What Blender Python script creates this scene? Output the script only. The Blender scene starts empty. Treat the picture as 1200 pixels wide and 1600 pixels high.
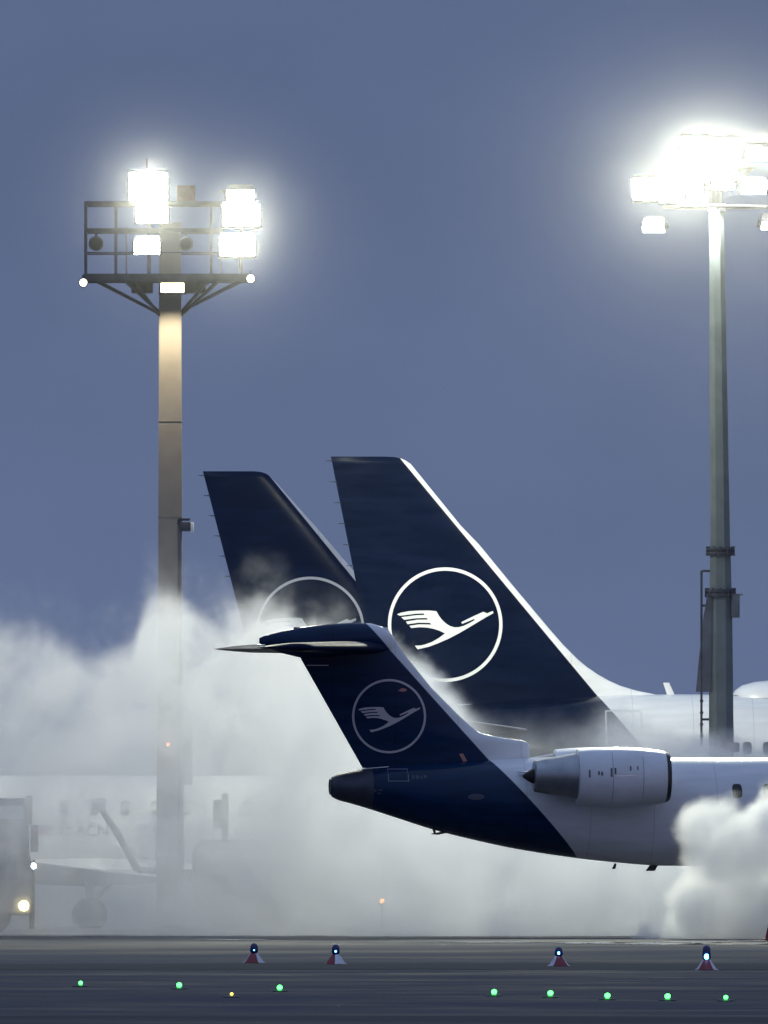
import bpy, bmesh, math, random
from mathutils import Vector, Matrix, geometry, noise as mnoise
random.seed(7)
R = math.radians
S = bpy.context.scene
COL = S.collection

# ------------------------------------------------------------------ camera
F = 50400.0            # focal length in photo pixels (photo 1200 x 1600): a very long telephoto
HZ = 1261.0            # row of the horizon
CH = 3.24              # height of the eye above the apron
cd = bpy.data.cameras.new('camera')
cam = bpy.data.objects.new('camera', cd); COL.objects.link(cam)
cd.sensor_fit = 'VERTICAL'; cd.sensor_height = 36.0; cd.sensor_width = 27.0
cd.lens = F / 1600 * 36
cd.shift_y = (HZ - 800) / 1600
cd.clip_start = 5; cd.clip_end = 60000
cam.location = (0, 0, CH); cam.rotation_euler = (R(90), 0, 0)
S.camera = cam

# ------------------------------------------------------------------ sky, dusk glow
SUN_EL, SUN_AZ = 3.0, 200     # the sun sits on the horizon behind the viewer
w = bpy.data.worlds.new('World'); S.world = w; w.use_nodes = True
nt = w.node_tree; nt.nodes.clear()
out = nt.nodes.new('ShaderNodeOutputWorld'); bg = nt.nodes.new('ShaderNodeBackground')
sky = nt.nodes.new('ShaderNodeTexSky'); sky.sky_type = 'NISHITA'; sky.sun_disc = False
sky.sun_elevation = R(SUN_EL); sky.sun_rotation = R(SUN_AZ)
sky.air_density = 1.0; sky.dust_density = 0.6; sky.ozone_density = 3.0
# dusk overcast: the clear-sky colours seen a little above the horizon, greyed by an even slate-blue cloud sheet
geo = nt.nodes.new('ShaderNodeTexCoord'); lift = nt.nodes.new('ShaderNodeVectorMath'); lift.operation = 'ADD'
lift.inputs[1].default_value = (0, 0, 0.30); nt.links.new(geo.outputs['Generated'], lift.inputs[0])
nrm = nt.nodes.new('ShaderNodeVectorMath'); nrm.operation = 'NORMALIZE'; nt.links.new(lift.outputs[0], nrm.inputs[0])
nt.links.new(nrm.outputs[0], sky.inputs['Vector'])
mul = nt.nodes.new('ShaderNodeMix'); mul.data_type = 'RGBA'; mul.blend_type = 'MIX'
mul.inputs[0].default_value = 0.72
mul.inputs[7].default_value = (1.38, 1.67, 3.04, 1)
nt.links.new(sky.outputs[0], mul.inputs[6])
# an overcast sky is brighter overhead than at the horizon
sepw = nt.nodes.new('ShaderNodeSeparateXYZ'); nt.links.new(geo.outputs['Generated'], sepw.inputs[0])
up = nt.nodes.new('ShaderNodeMapRange'); up.inputs[1].default_value = 0.06; up.inputs[2].default_value = 1.0
up.inputs[3].default_value = 1.0; up.inputs[4].default_value = 3.3
nt.links.new(sepw.outputs[2], up.inputs[0])
ton = nt.nodes.new('ShaderNodeMix'); ton.data_type = 'RGBA'; ton.blend_type = 'MULTIPLY'; ton.inputs[7].default_value = (0.96, 1.10, 0.96, 1)
nt.links.new(sepw.outputs[2], ton.inputs[0]); nt.links.new(mul.outputs[2], ton.inputs[6])
scl = nt.nodes.new('ShaderNodeVectorMath'); scl.operation = 'SCALE'
nt.links.new(ton.outputs[2], scl.inputs[0]); nt.links.new(up.outputs[0], scl.inputs['Scale']); # faint banks of cloud low over the horizon, the sky a little deeper above them
cl = nt.nodes.new('ShaderNodeTexNoise'); cl.inputs['Scale'].default_value = 60; cl.inputs['Detail'].default_value = 5
stv = nt.nodes.new('ShaderNodeVectorMath'); stv.operation = 'MULTIPLY'; stv.inputs[1].default_value = (1, 1, 2.2)
nt.links.new(geo.outputs['Generated'], stv.inputs[0]); nt.links.new(stv.outputs[0], cl.inputs['Vector'])
clr = nt.nodes.new('ShaderNodeMapRange'); clr.inputs[1].default_value = .3; clr.inputs[2].default_value = .7; clr.inputs[3].default_value = .94; clr.inputs[4].default_value = 1.06
nt.links.new(cl.outputs[0], clr.inputs[0])
gr = nt.nodes.new('ShaderNodeMapRange'); gr.inputs[1].default_value = 0.004; gr.inputs[2].default_value = 0.03; gr.inputs[3].default_value = 1.04; gr.inputs[4].default_value = 0.92
nt.links.new(sepw.outputs[2], gr.inputs[0])
mm = nt.nodes.new('ShaderNodeMath'); mm.operation = 'MULTIPLY'; nt.links.new(clr.outputs[0], mm.inputs[0]); nt.links.new(gr.outputs[0], mm.inputs[1])
sc2 = nt.nodes.new('ShaderNodeVectorMath'); sc2.operation = 'SCALE'
nt.links.new(scl.outputs[0], sc2.inputs[0]); nt.links.new(mm.outputs[0], sc2.inputs['Scale']); nt.links.new(sc2.outputs[0], bg.inputs[0])
bg.inputs[1].default_value = 0.1
nt.links.new(bg.outputs[0], out.inputs[0])

sl = bpy.data.lights.new('sun', 'SUN'); sun = bpy.data.objects.new('sun', sl); COL.objects.link(sun)
sl.energy = 0.10; sl.angle = R(60); sl.color = (1.0, 0.62, 0.55)
# the last glow comes from behind the viewer, low
sun.rotation_euler = Vector((-0.75, 1.0, -0.09)).to_track_quat('-Z', 'Y').to_euler()

S.view_settings.view_transform = 'Standard'; S.view_settings.look = 'None'
S.view_settings.gamma = 1; S.view_settings.use_curve_mapping = False
S.view_settings.exposure = 0.0
cy = S.cycles
cy.max_bounces = 10; cy.diffuse_bounces = 3; cy.glossy_bounces = 3; cy.transmission_bounces = 4
cy.volume_bounces = 8; cy.transparent_max_bounces = 8
cy.volume_step_rate = 1.0; cy.volume_max_steps = 512
cy.use_denoising = True
try: cy.denoiser = 'OPENIMAGEDENOISE'
except Exception: pass
cy.use_adaptive_sampling = True; cy.adaptive_threshold = 0.02
cy.sample_clamp_indirect = 4.0

# ------------------------------------------------------------------ helpers
def P(px, py, d):
    """The point of the place seen at photo pixel (px, py) when it stands d metres away."""
    return Vector(((px - 600) / F * d, d, CH - (py - HZ) / F * d))
def gy(d): return HZ + CH * F / d         # photo row of the ground d metres away
def X(px, d): return (px - 600) / F * d
def Z(py, d): return CH - (py - HZ) / F * d

def mat(name, col=(0.5, 0.5, 0.5), rough=0.5, metal=0.0, spec=0.5, noise=0.0, nscale=3.0, bump=0.0, coat=0.0):
    m = bpy.data.materials.new(name); m.use_nodes = True
    n = m.node_tree; b = n.nodes['Principled BSDF']
    b.inputs['Base Color'].default_value = (*col, 1); b.inputs['Roughness'].default_value = rough
    b.inputs['Metallic'].default_value = metal; b.inputs['Specular IOR Level'].default_value = spec
    b.inputs['Coat Weight'].default_value = coat; b.inputs['Coat Roughness'].default_value = 0.08
    if noise or bump:
        tc = n.nodes.new('ShaderNodeTexCoord'); t = n.nodes.new('ShaderNodeTexNoise')
        t.inputs['Scale'].default_value = nscale; t.inputs['Detail'].default_value = 6
        n.links.new(tc.outputs['Object'], t.inputs['Vector'])
        if noise:
            r = n.nodes.new('ShaderNodeValToRGB')
            r.color_ramp.elements[0].position = 0.3; r.color_ramp.elements[1].position = 0.7
            r.color_ramp.elements[0].color = (*[c * (1 - noise) for c in col], 1)
            r.color_ramp.elements[1].color = (*[min(1, c * (1 + noise)) for c in col], 1)
            n.links.new(t.outputs[0], r.inputs[0]); n.links.new(r.outputs[0], b.inputs['Base Color'])
        if bump:
            bp = n.nodes.new('ShaderNodeBump'); bp.inputs['Strength'].default_value = bump
            n.links.new(t.outputs[0], bp.inputs['Height']); n.links.new(bp.outputs[0], b.inputs['Normal'])
    return m

def glow(name, col, strength):
    m = bpy.data.materials.new(name); m.use_nodes = True
    n = m.node_tree; n.nodes.clear()
    o = n.nodes.new('ShaderNodeOutputMaterial'); e = n.nodes.new('ShaderNodeEmission')
    e.inputs[0].default_value = (*col, 1); e.inputs[1].default_value = strength
    n.links.new(e.outputs[0], o.inputs[0])
    return m

def livery(name, a, k, spec=0.32, rough=0.14, navy=(0.0009, 0.0042, 0.0180), white=(0.74, 0.75, 0.78), z0=0.0):
    """Glossy aircraft paint: navy where x < a - k * (z - z0), white ahead of that line (object coordinates)."""
    m = bpy.data.materials.new(name); m.use_nodes = True
    n = m.node_tree; b = n.nodes['Principled BSDF']; L = n.links.new
    tc = n.nodes.new('ShaderNodeTexCoord'); sp = n.nodes.new('ShaderNodeSeparateXYZ')
    L(tc.outputs['Object'], sp.inputs[0])
    m1 = n.nodes.new('ShaderNodeMath'); m1.operation = 'MULTIPLY_ADD'
    L(sp.outputs['Z'], m1.inputs[0]); m1.inputs[1].default_value = k; m1.inputs[2].default_value = -(a + k * z0)
    m2 = n.nodes.new('ShaderNodeMath'); m2.operation = 'ADD'
    L(sp.outputs['X'], m2.inputs[0]); L(m1.outputs[0], m2.inputs[1])
    mr = n.nodes.new('ShaderNodeMapRange'); mr.inputs[1].default_value = -0.012; mr.inputs[2].default_value = 0.012
    L(m2.outputs[0], mr.inputs[0])
    # streaks of grime along the airflow
    mp = n.nodes.new('ShaderNodeMapping'); mp.inputs['Scale'].default_value = (0.5, 3.0, 3.0)
    L(tc.outputs['Object'], mp.inputs[0])
    t = n.nodes.new('ShaderNodeTexNoise'); t.inputs['Scale'].default_value = 1.6; t.inputs['Detail'].default_value = 7
    L(mp.outputs[0], t.inputs['Vector'])
    wr = n.nodes.new('ShaderNodeValToRGB')
    wr.color_ramp.elements[0].position = 0.25; wr.color_ramp.elements[1].position = 0.65
    wr.color_ramp.elements[0].color = (*[c * 0.86 for c in white], 1); wr.color_ramp.elements[1].color = (*white, 1)
    L(t.outputs[0], wr.inputs[0])
    nr = n.nodes.new('ShaderNodeValToRGB')
    nr.color_ramp.elements[0].position = 0.3; nr.color_ramp.elements[1].position = 0.75
    nr.color_ramp.elements[0].color = (*navy, 1); nr.color_ramp.elements[1].color = (*[c * 1.6 + 0.001 for c in navy], 1)
    L(t.outputs[0], nr.inputs[0])
    mx = n.nodes.new('ShaderNodeMix'); mx.data_type = 'RGBA'
    L(mr.outputs[0], mx.inputs[0]); L(nr.outputs[0], mx.inputs[6]); L(wr.outputs[0], mx.inputs[7])
    # panel joints round the frames of the body
    fr = n.nodes.new('ShaderNodeMath'); fr.operation = 'PINGPONG'; L(sp.outputs['X'], fr.inputs[0]); fr.inputs[1].default_value = 0.79
    pl = n.nodes.new('ShaderNodeMapRange'); pl.inputs[1].default_value = 0.0; pl.inputs[2].default_value = 0.014; pl.inputs[3].default_value = 0.72; pl.inputs[4].default_value = 1.0
    L(fr.outputs[0], pl.inputs[0])
    pm = n.nodes.new('ShaderNodeVectorMath'); pm.operation = 'SCALE'; L(mx.outputs[2], pm.inputs[0]); L(pl.outputs[0], pm.inputs['Scale'])
    L(pm.outputs[0], b.inputs['Base Color'])
    rr = n.nodes.new('ShaderNodeMapRange'); rr.inputs[3].default_value = rough; rr.inputs[4].default_value = rough + 0.10
    L(t.outputs[0], rr.inputs[0]); L(rr.outputs[0], b.inputs['Roughness'])
    b.inputs['Specular IOR Level'].default_value = spec
    return m

def tag(o, label=None, cat=None, group=None, kind=None):
    if label: o['label'] = label
    if cat: o['category'] = cat
    if group: o['group'] = group
    if kind: o['kind'] = kind
    return o

def empty(name, loc, rz=0.0, label=None, cat=None, group=None):
    o = bpy.data.objects.new(name, None); COL.objects.link(o)
    o.location = loc; o.rotation_euler = (0, 0, rz); o.empty_display_size = 0.5
    return tag(o, label, cat, group)

def obj(name, bm, m, parent=None, smooth=35, loc=None):
    me = bpy.data.meshes.new(name)
    bmesh.ops.recalc_face_normals(bm, faces=bm.faces)
    bm.to_mesh(me); bm.free()
    if smooth:
        me.shade_smooth(); me.set_sharp_from_angle(angle=R(smooth))
    for q in (m if isinstance(m, (list, tuple)) else [m]): me.materials.append(q)
    o = bpy.data.objects.new(name, me); COL.objects.link(o)
    if parent is not None: o.parent = parent
    if loc is not None: o.location = loc
    return o

def box(bm, c, s, rot=None, bev=0.0):
    """A box centred on c with full sizes s."""
    M = Matrix.Translation(Vector(c)) @ (rot.to_4x4() if rot is not None else Matrix.Identity(4)) @ Matrix.Diagonal((*s, 1))
    g = bmesh.ops.create_cube(bm, size=1.0, matrix=M)
    if bev:
        es = list({e for v in g['verts'] for e in v.link_edges})
        bmesh.ops.bevel(bm, geom=es, offset=bev, segments=2, affect='EDGES', profile=0.5)
    return bm

def tube(bm, a, b, r1, r2=None, n=10, caps=True, twist=0.0):
    a = Vector(a); b = Vector(b); r2 = r1 if r2 is None else r2
    z = (b - a).normalized(); x = z.orthogonal().normalized()
    if abs(z.z) > 0.99: x = Vector((1, 0, 0))
    y = z.cross(x)
    ra = []; rb = []
    for i in range(n):
        t = 2 * math.pi * i / n + twist
        d = x * math.cos(t) + y * math.sin(t)
        ra.append(bm.verts.new(a + d * r1)); rb.append(bm.verts.new(b + d * r2))
    for i in range(n):
        bm.faces.new((ra[i], ra[(i + 1) % n], rb[(i + 1) % n], rb[i]))
    if caps: bm.faces.new(ra[::-1]); bm.faces.new(rb)
    return bm

def loft(bm, rings, cap0=True, cap1=True):
    vs = [[bm.verts.new(p) for p in r] for r in rings]
    n = len(vs[0])
    for a, b in zip(vs, vs[1:]):
        for i in range(n):
            bm.faces.new((a[i], a[(i + 1) % n], b[(i + 1) % n], b[i]))
    if cap0: bm.faces.new(vs[0][::-1])
    if cap1: bm.faces.new(vs[-1])
    return bm

def lathe(bm, prof, axis='Z', n=24, c=(0, 0, 0)):
    """prof: (along, radius) pairs."""
    rings = []
    c = Vector(c)
    for h, r in prof:
        ring = []
        for i in range(n):
            t = 2 * math.pi * i / n
            u, v = r * math.cos(t), r * math.sin(t)
            ring.append(c + (Vector((u, v, h)) if axis == 'Z' else Vector((h, u, v))))
        rings.append(ring)
    return loft(bm, rings)

def lerp_tab(tab, t):
    if t <= tab[0][0]: return tab[0][1]
    for (a, u), (b, v) in zip(tab, tab[1:]):
        if t <= b: return u + (v - u) * (t - a) / (b - a)
    return tab[-1][1]

# ------------------------------------------------------------------ materials
M = dict(
    white=mat('white_paint', (0.74, 0.75, 0.78), 0.3, noise=0.06, nscale=1.5),
    emblem=mat('emblem_white', (0.70, 0.71, 0.72), 0.4, noise=0.05, nscale=4),
    grey=mat('grey_paint', (0.33, 0.34, 0.37), 0.4, noise=0.12, nscale=2),
    nacelle=mat('nacelle_paint', (0.68, 0.69, 0.73), 0.32, noise=0.10, nscale=1.4),
    metal=mat('bare_metal', (0.36, 0.36, 0.38), 0.33, metal=0.8, noise=0.15, nscale=3),
    darkmetal=mat('dark_metal', (0.045, 0.046, 0.05), 0.45, metal=0.3, noise=0.3, nscale=4),
    hot=mat('heat_stained_metal', (0.10, 0.095, 0.095), 0.4, metal=0.7, noise=0.3, nscale=5),
    plugshade=mat('shaded_plug_metal', (0.018, 0.018, 0.02), 0.75, noise=0.3, nscale=6),  # near-black plug metal: the shade by the pylon is put into its colour
    navy=mat('navy_paint', (0.004, 0.009, 0.036), 0.28, noise=0.3, nscale=2),
    rubber=mat('tyre_rubber', (0.02, 0.02, 0.021), 0.8, noise=0.2),
    glass=mat('dark_cabin_glass', (0.02, 0.025, 0.03), 0.30, spec=0.4),
    mast=mat('galvanised_steel', (0.30, 0.30, 0.29), 0.5, metal=0.25, noise=0.22, nscale=2.2),
    mastdark=mat('painted_steel', (0.13, 0.14, 0.16), 0.5, noise=0.25, nscale=2.0),
    frame=mat('weathered_dark_steel', (0.06, 0.065, 0.08), 0.55, noise=0.3, nscale=4),
    rust=mat('rusty_red_paint', (0.16, 0.055, 0.05), 0.7, noise=0.3, nscale=6),
    red=mat('red_plastic', (0.22, 0.022, 0.03), 0.5, noise=0.12, nscale=8),
    whiteplastic=mat('white_plastic', (0.55, 0.55, 0.60), 0.5, noise=0.12, nscale=8),
    blueplastic=mat('deep_blue_lens', (0.004, 0.012, 0.10), 0.15, spec=0.6),
    truck=mat('truck_paint', (0.13, 0.135, 0.15), 0.45, noise=0.15, nscale=2),
    ghost=mat('dark_lettering', (0.10, 0.11, 0.14), 0.5),
    flagred=mat('flag_red', (0.30, 0.05, 0.04), 0.5), flagblack=mat('flag_black', (0.02, 0.02, 0.02), 0.5),
    flaggold=mat('flag_gold', (0.45, 0.30, 0.05), 0.5),
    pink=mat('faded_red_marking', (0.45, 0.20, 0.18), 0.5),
    lamp=glow('lit_lamp_glass', (1.0, 0.965, 0.90), 60), lampwarm=glow('warm_lamp_glass', (1.0, 0.80, 0.48), 14),
    lampdim=glow('dim_lamp_glass', (1.0, 0.92, 0.75), 6),
    green=glow('green_light', (0.07, 1.0, 0.13), 6), yellow=glow('yellow_light', (1.0, 0.8, 0.15), 2.5),
    blue=glow('blue_light', (0.12, 0.45, 1.0), 9), bluedim=glow('faint_blue_light', (0.10, 0.25, 0.9), 0.5),
    head=glow('yellow_headlight', (1.0, 0.82, 0.35), 22), amber=glow('amber_beacon_light', (1.0, 0.34, 0.08), 5),
)
for k in ('lamp', 'lampwarm', 'lampdim', 'green', 'yellow', 'blue', 'bluedim', 'head', 'amber'):
    M[k].cycles.emission_sampling = 'NONE'

# ------------------------------------------------------------------ ground
def wet_asphalt(name, col, r0, r1, sc=(0.03, 0.05, 1), wet=0.5, patch=0.25, slabs=False):
    m = bpy.data.materials.new(name); m.use_nodes = True
    n = m.node_tree; b = n.nodes['Principled BSDF']; L = n.links.new
    tc = n.nodes.new('ShaderNodeTexCoord'); mp = n.nodes.new('ShaderNodeMapping'); mp.inputs['Scale'].default_value = sc
    L(tc.outputs['Object'], mp.inputs[0])
    t = n.nodes.new('ShaderNodeTexNoise'); t.inputs['Scale'].default_value = 1; t.inputs['Detail'].default_value = 8; t.inputs['Roughness'].default_value = 0.65
    L(mp.outputs[0], t.inputs['Vector'])
    t2 = n.nodes.new('ShaderNodeTexNoise'); t2.inputs['Scale'].default_value = 4; t2.inputs['Detail'].default_value = 8
    L(tc.outputs['Object'], t2.inputs['Vector'])
    r = n.nodes.new('ShaderNodeValToRGB'); r.color_ramp.elements[0].position = 0.35; r.color_ramp.elements[1].position = 0.65
    r.color_ramp.elements[0].color = (*[c * (1 - patch) for c in col], 1); r.color_ramp.elements[1].color = (*[c * (1 + patch) for c in col], 1)
    L(t.outputs[0], r.inputs[0])
    mx = n.nodes.new('ShaderNodeMix'); mx.data_type = 'RGBA'; mx.blend_type = 'MULTIPLY'; mx.inputs[0].default_value = 0.6
    r2 = n.nodes.new('ShaderNodeValToRGB'); r2.color_ramp.elements[0].color = (0.6, 0.6, 0.6, 1); r2.color_ramp.elements[1].color = (1.3, 1.3, 1.3, 1)
    L(t2.outputs[0], r2.inputs[0]); L(r.outputs[0], mx.inputs[6]); L(r2.outputs[0], mx.inputs[7]); L(mx.outputs[2], b.inputs['Base Color'])
    if slabs:
        br = n.nodes.new('ShaderNodeTexBrick'); br.offset = 0.0; br.inputs['Scale'].default_value = 1.0
        br.inputs['Brick Width'].default_value = 7.5; br.inputs['Row Height'].default_value = 7.5; br.inputs['Mortar Size'].default_value = 0.03
        br.inputs['Color1'].default_value = (1, 1, 1, 1); br.inputs['Color2'].default_value = (.88, .88, .90, 1); br.inputs['Mortar'].default_value = (.5, .5, .5, 1)
        bmp = n.nodes.new('ShaderNodeMapping'); bmp.inputs['Location'].default_value = (2.9, 1.7, 0); bmp.inputs['Rotation'].default_value = (0, 0, 0.06)
        L(tc.outputs['Object'], bmp.inputs[0]); L(bmp.outputs[0], br.inputs['Vector'])
        mj = n.nodes.new('ShaderNodeMix'); mj.data_type = 'RGBA'; mj.blend_type = 'MULTIPLY'; mj.inputs[0].default_value = 1.0
        L(mx.outputs[2], mj.inputs[6]); L(br.outputs[0], mj.inputs[7]); L(mj.outputs[2], b.inputs['Base Color'])
    rm = n.nodes.new('ShaderNodeMapRange'); rm.inputs[1].default_value = wet - 0.12; rm.inputs[2].default_value = wet + 0.12
    rm.inputs[3].default_value = r0; rm.inputs[4].default_value = r1
    L(t.outputs[0], rm.inputs[0]); L(rm.outputs[0], b.inputs['Roughness'])
    b.inputs['Specular IOR Level'].default_value = 0.25
    bp = n.nodes.new('ShaderNodeBump'); bp.inputs['Strength'].default_value = 0.5; bp.inputs['Distance'].default_value = 0.02
    L(t2.outputs[0], bp.inputs['Height']); L(bp.outputs[0], b.inputs['Normal'])
    return m

def sheet(name, x0, x1, y0, y1, z, m, kind='structure', nx=1, wob=0.0):
    bm = bmesh.new()
    a = []; b = []
    for i in range(nx + 1):
        x = x0 + (x1 - x0) * i / nx
        w0 = wob * (mnoise.noise(Vector((x * 0.35, 1.3, 0))) + 0.5 * mnoise.noise(Vector((x * 1.3, 4.3, 0))))
        w1 = wob * (mnoise.noise(Vector((x * 0.30, 7.7, 0))) + 0.5 * mnoise.noise(Vector((x * 1.1, 2.3, 0))))
        a.append(bm.verts.new((x, y0 + w0, z))); b.append(bm.verts.new((x, y1 + w1, z)))
    for i in range(nx): bm.faces.new((a[i], a[i + 1], b[i + 1], b[i]))
    o = obj(name, bm, m, smooth=0); return tag(o, kind=kind)

sheet('ground', -20000, 20000, -200, 40000, 0.0, wet_asphalt('apron_concrete', (0.060, 0.063, 0.075), 0.8, 1.0, (0.10, 0.06, 1), patch=0.5, slabs=True))
sheet('taxiway', -300, 300, 380, 640, 0.004, wet_asphalt('taxiway_asphalt', (0.036, 0.039, 0.052), 0.7, 1.0, (0.16, 0.10, 1), patch=0.45))
sheet('grass_strip', -300, 300, 641, 668, 0.006, mat('winter_turf', (0.028, 0.030, 0.027), 1.0, noise=0.5, nscale=1.5), nx=1600, wob=5.0)
shoulder = sheet('taxiway_shoulder', -300, 300, 380, 500, 0.008, wet_asphalt('shoulder_asphalt', (0.030, 0.031, 0.035), 0.6, 0.95), nx=200, wob=3.0)

def puddle(px0, px1, d0, d1, seed):
    """A film of standing water with a ragged outline."""
    bm = bmesh.new(); n = 64; xc, yc = X((px0 + px1) / 2, d0), (d0 + d1) / 2; vs = []
    for i in range(n):
        t = 2 * math.pi * i / n; k = 1 + .45 * mnoise.noise(Vector((2.2 * math.cos(t) + seed, 2.2 * math.sin(t), 0))) + .2 * mnoise.noise(Vector((7 * math.cos(t) + seed, 7 * math.sin(t), 3)))
        vs.append(bm.verts.new((xc + (X(px1, d0) - X(px0, d0)) / 2 * k * math.cos(t), yc + (d1 - d0) / 2 * k * math.sin(t), .012)))
    bm.faces.new(vs); o = obj('puddle', bm, M['water'], smooth=0); return tag(o, kind='structure')
M['water'] = mat('standing_water', (0.03, 0.032, 0.036), 0.05, spec=0.5)
for a in ((875, 990, 762, 772, 1), (955, 1100, 758, 770, 2), (1030, 1150, 764, 776, 3), (1085, 1225, 757, 769, 5), (1150, 1260, 776, 784, 8), (690, 860, 768, 774, 11), (300, 420, 782, 787, 13)): puddle(*a)

# ------------------------------------------------------------------ aircraft
def naca(u): return 5 * (0.2969 * math.sqrt(max(u, 0)) - 0.126 * u - 0.3516 * u * u + 0.2843 * u ** 3 - 0.1015 * u ** 4)
US = [0, .006, .02, .05, .1, .17, .26, .36, .48, .6, .72, .84, .93, 1.0]

class Fin:
    """A vertical surface: tables of leading edge x, trailing edge x and thickness against z."""
    def __init__(s, le, te, th): s.le, s.te, s.th = sorted(le), sorted(te), sorted(th)
    def half(s, x, z):
        l, t, h = lerp_tab(s.le, z), lerp_tab(s.te, z), lerp_tab(s.th, z)
        u = min(1, max(0, (l - x) / (l - t))); return h * 0.5 * naca(u) / 1.0 + 0.004
    def build(s, name, m, parent):
        bm = bmesh.new(); rings = []
        zs = sorted({z for z, _ in s.le} | {z for z, _ in s.te} | {z for z, _ in s.th})
        zz = []
        for a, b in zip(zs, zs[1:]):
            k = max(1, int((b - a) / 0.5))
            zz += [a + (b - a) * i / k for i in range(k)]
        zz.append(zs[-1])
        for z in zz:
            l, t = lerp_tab(s.le, z), lerp_tab(s.te, z)
            xs = [l + (t - l) * u for u in US]
            rings.append([(x, -s.half(x, z), z) for x in xs] + [(x, s.half(x, z), z) for x in xs[::-1]])
        loft(bm, rings)
        bmesh.ops.remove_doubles(bm, verts=bm.verts, dist=0.0005)
        return obj(name, bm, m, parent, 40)

CRANE = [(122,480),(160,466),(230,452),(330,446),(430,446),(490,452),(512,492),(542,532),(580,568),(620,592),(660,603),(700,602),
    (745,590),(795,566),(850,535),(842,525),(790,547),(733,570),(722,556),(780,527),(850,493),(930,458),(965,472),(1020,450),(1025,470),(960,506),
    (900,541),(800,602),(700,660),(600,712),(500,755),(420,785),(315,810),(288,775),(340,773),(380,765),(450,740),(510,705),(555,672),
    (570,660),(520,636),(460,616),(400,605),(330,602),(255,610),(238,589),(330,575),(443,577),(430,562),(320,560),(220,574),
    (205,549),(310,532),(408,530),(402,516),(300,518),(190,533),(160,508),(300,490),(378,487),(372,473),(300,475),(147,495)]

def flat_emblem(name, loops, surf, m, parent, off=0.004, maxlen=0.14, ring=None):
    """A thin painted sheet laid over the near side of a surface; surf(x, z) gives its half thickness."""
    bm = bmesh.new()
    if ring:
        cx, cz, r0, r1 = ring; n = 96
        for i in range(n):
            t0, t1 = 2 * math.pi * i / n, 2 * math.pi * (i + 1) / n
            bm.faces.new([bm.verts.new((cx + r * math.cos(t), 0, cz + r * math.sin(t))) for t, r in ((t0, r0), (t0, r1), (t1, r1), (t1, r0))])
    for lp in loops:
        tri = geometry.tessellate_polygon([[Vector((x, z, 0)) for x, z in lp]])
        vs = [bm.verts.new((x, 0, z)) for x, z in lp]
        for t in tri:
            try: bm.faces.new([vs[i] for i in t])
            except ValueError: pass
    bmesh.ops.remove_doubles(bm, verts=bm.verts, dist=0.0004)
    for _ in range(5):
        es = [e for e in bm.edges if e.calc_length() > maxlen]
        if not es: break
        bmesh.ops.subdivide_edges(bm, edges=es, cuts=1)
        bmesh.ops.triangulate(bm, faces=[f for f in bm.faces if len(f.verts) > 4])
    for v in bm.verts: v.co.y = -(surf(v.co.x, v.co.z) + off)
    return obj(name, bm, m, parent, 60)

def emblem(fin, cx, cz, r, parent, m, crane_off=(0, 0), rw=0.055):
    flat_emblem('emblem_ring', [], fin.half, m, parent, ring=(cx, cz, r * (1 - rw), r))
    lp = [(cx + (x - 573) / 537 * r + crane_off[0], cz - (y - 578) / 537 * r + crane_off[1]) for x, y in CRANE]
    flat_emblem('crane_emblem', [lp], fin.half, m, parent)

class Body:
    """Fuselage: sections (x, top z, bottom z, half width)."""
    def __init__(s, sec): s.sec = sorted(sec)
    def at(s, x):
        return [lerp_tab([(q[0], q[k]) for q in s.sec], x) for k in (1, 2, 3)]
    def half(s, x, z):
        t, b, hw = s.at(x); c, h = (t + b) / 2, (t - b) / 2
        return hw * math.sqrt(max(0.0, 1 - ((z - c) / h) ** 2))
    def build(s, name, m, parent, x0=None, x1=None, n=56):
        bm = bmesh.new(); rings = []
        xs = [q[0] for q in s.sec]; lo, hi = (xs[0] if x0 is None else x0), (xs[-1] if x1 is None else x1)
        xx = sorted({lo, hi} | {x for x in xs if lo < x < hi})
        for x in xx:
            t, b, hw = s.at(x); c, h = (t + b) / 2, (t - b) / 2
            rings.append([(x, hw * math.cos(2 * math.pi * i / n), c + h * math.sin(2 * math.pi * i / n)) for i in range(n)])
        loft(bm, rings)
        return obj(name, bm, m, parent, 40)

def smooth_sections(sec, k=4):
    """Catmull-Rom through hand-measured sections so that the skin has no facets."""
    sec = sorted(sec); outp = []
    for i in range(len(sec) - 1):
        p0, p1, p2, p3 = sec[max(0, i - 1)], sec[i], sec[i + 1], sec[min(len(sec) - 1, i + 2)]
        for j in range(k):
            t = j / k; x = p1[0] + (p2[0] - p1[0]) * t; row = [x]
            for c in (1, 2, 3):
                d1 = (p2[c] - p0[c]) / (p2[0] - p0[0]); d2 = (p3[c] - p1[c]) / (p3[0] - p1[0]); hh = p2[0] - p1[0]
                row.append((2*t**3 - 3*t*t + 1) * p1[c] + (t**3 - 2*t*t + t) * hh * d1 + (-2*t**3 + 3*t*t) * p2[c] + (t**3 - t*t) * hh * d2)
            outp.append(tuple(row))
    outp.append(sec[-1]); return outp

def wing(name, secs, m, parent):
    """secs: (y, x leading, x trailing, z, thickness)."""
    bm = bmesh.new(); rings = []
    for y, l, t, z, h in secs:
        xs = [l + (t - l) * u for u in US]
        rings.append([(x, y, z + h * .5 * naca(u) + .003) for x, u in zip(xs, US)] + [(x, y, z - h * .5 * naca(u) * 0.8 - .003) for x, u in zip(xs[::-1], US[::-1])])
    loft(bm, rings)
    return obj(name, bm, m, parent, 40)

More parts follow.
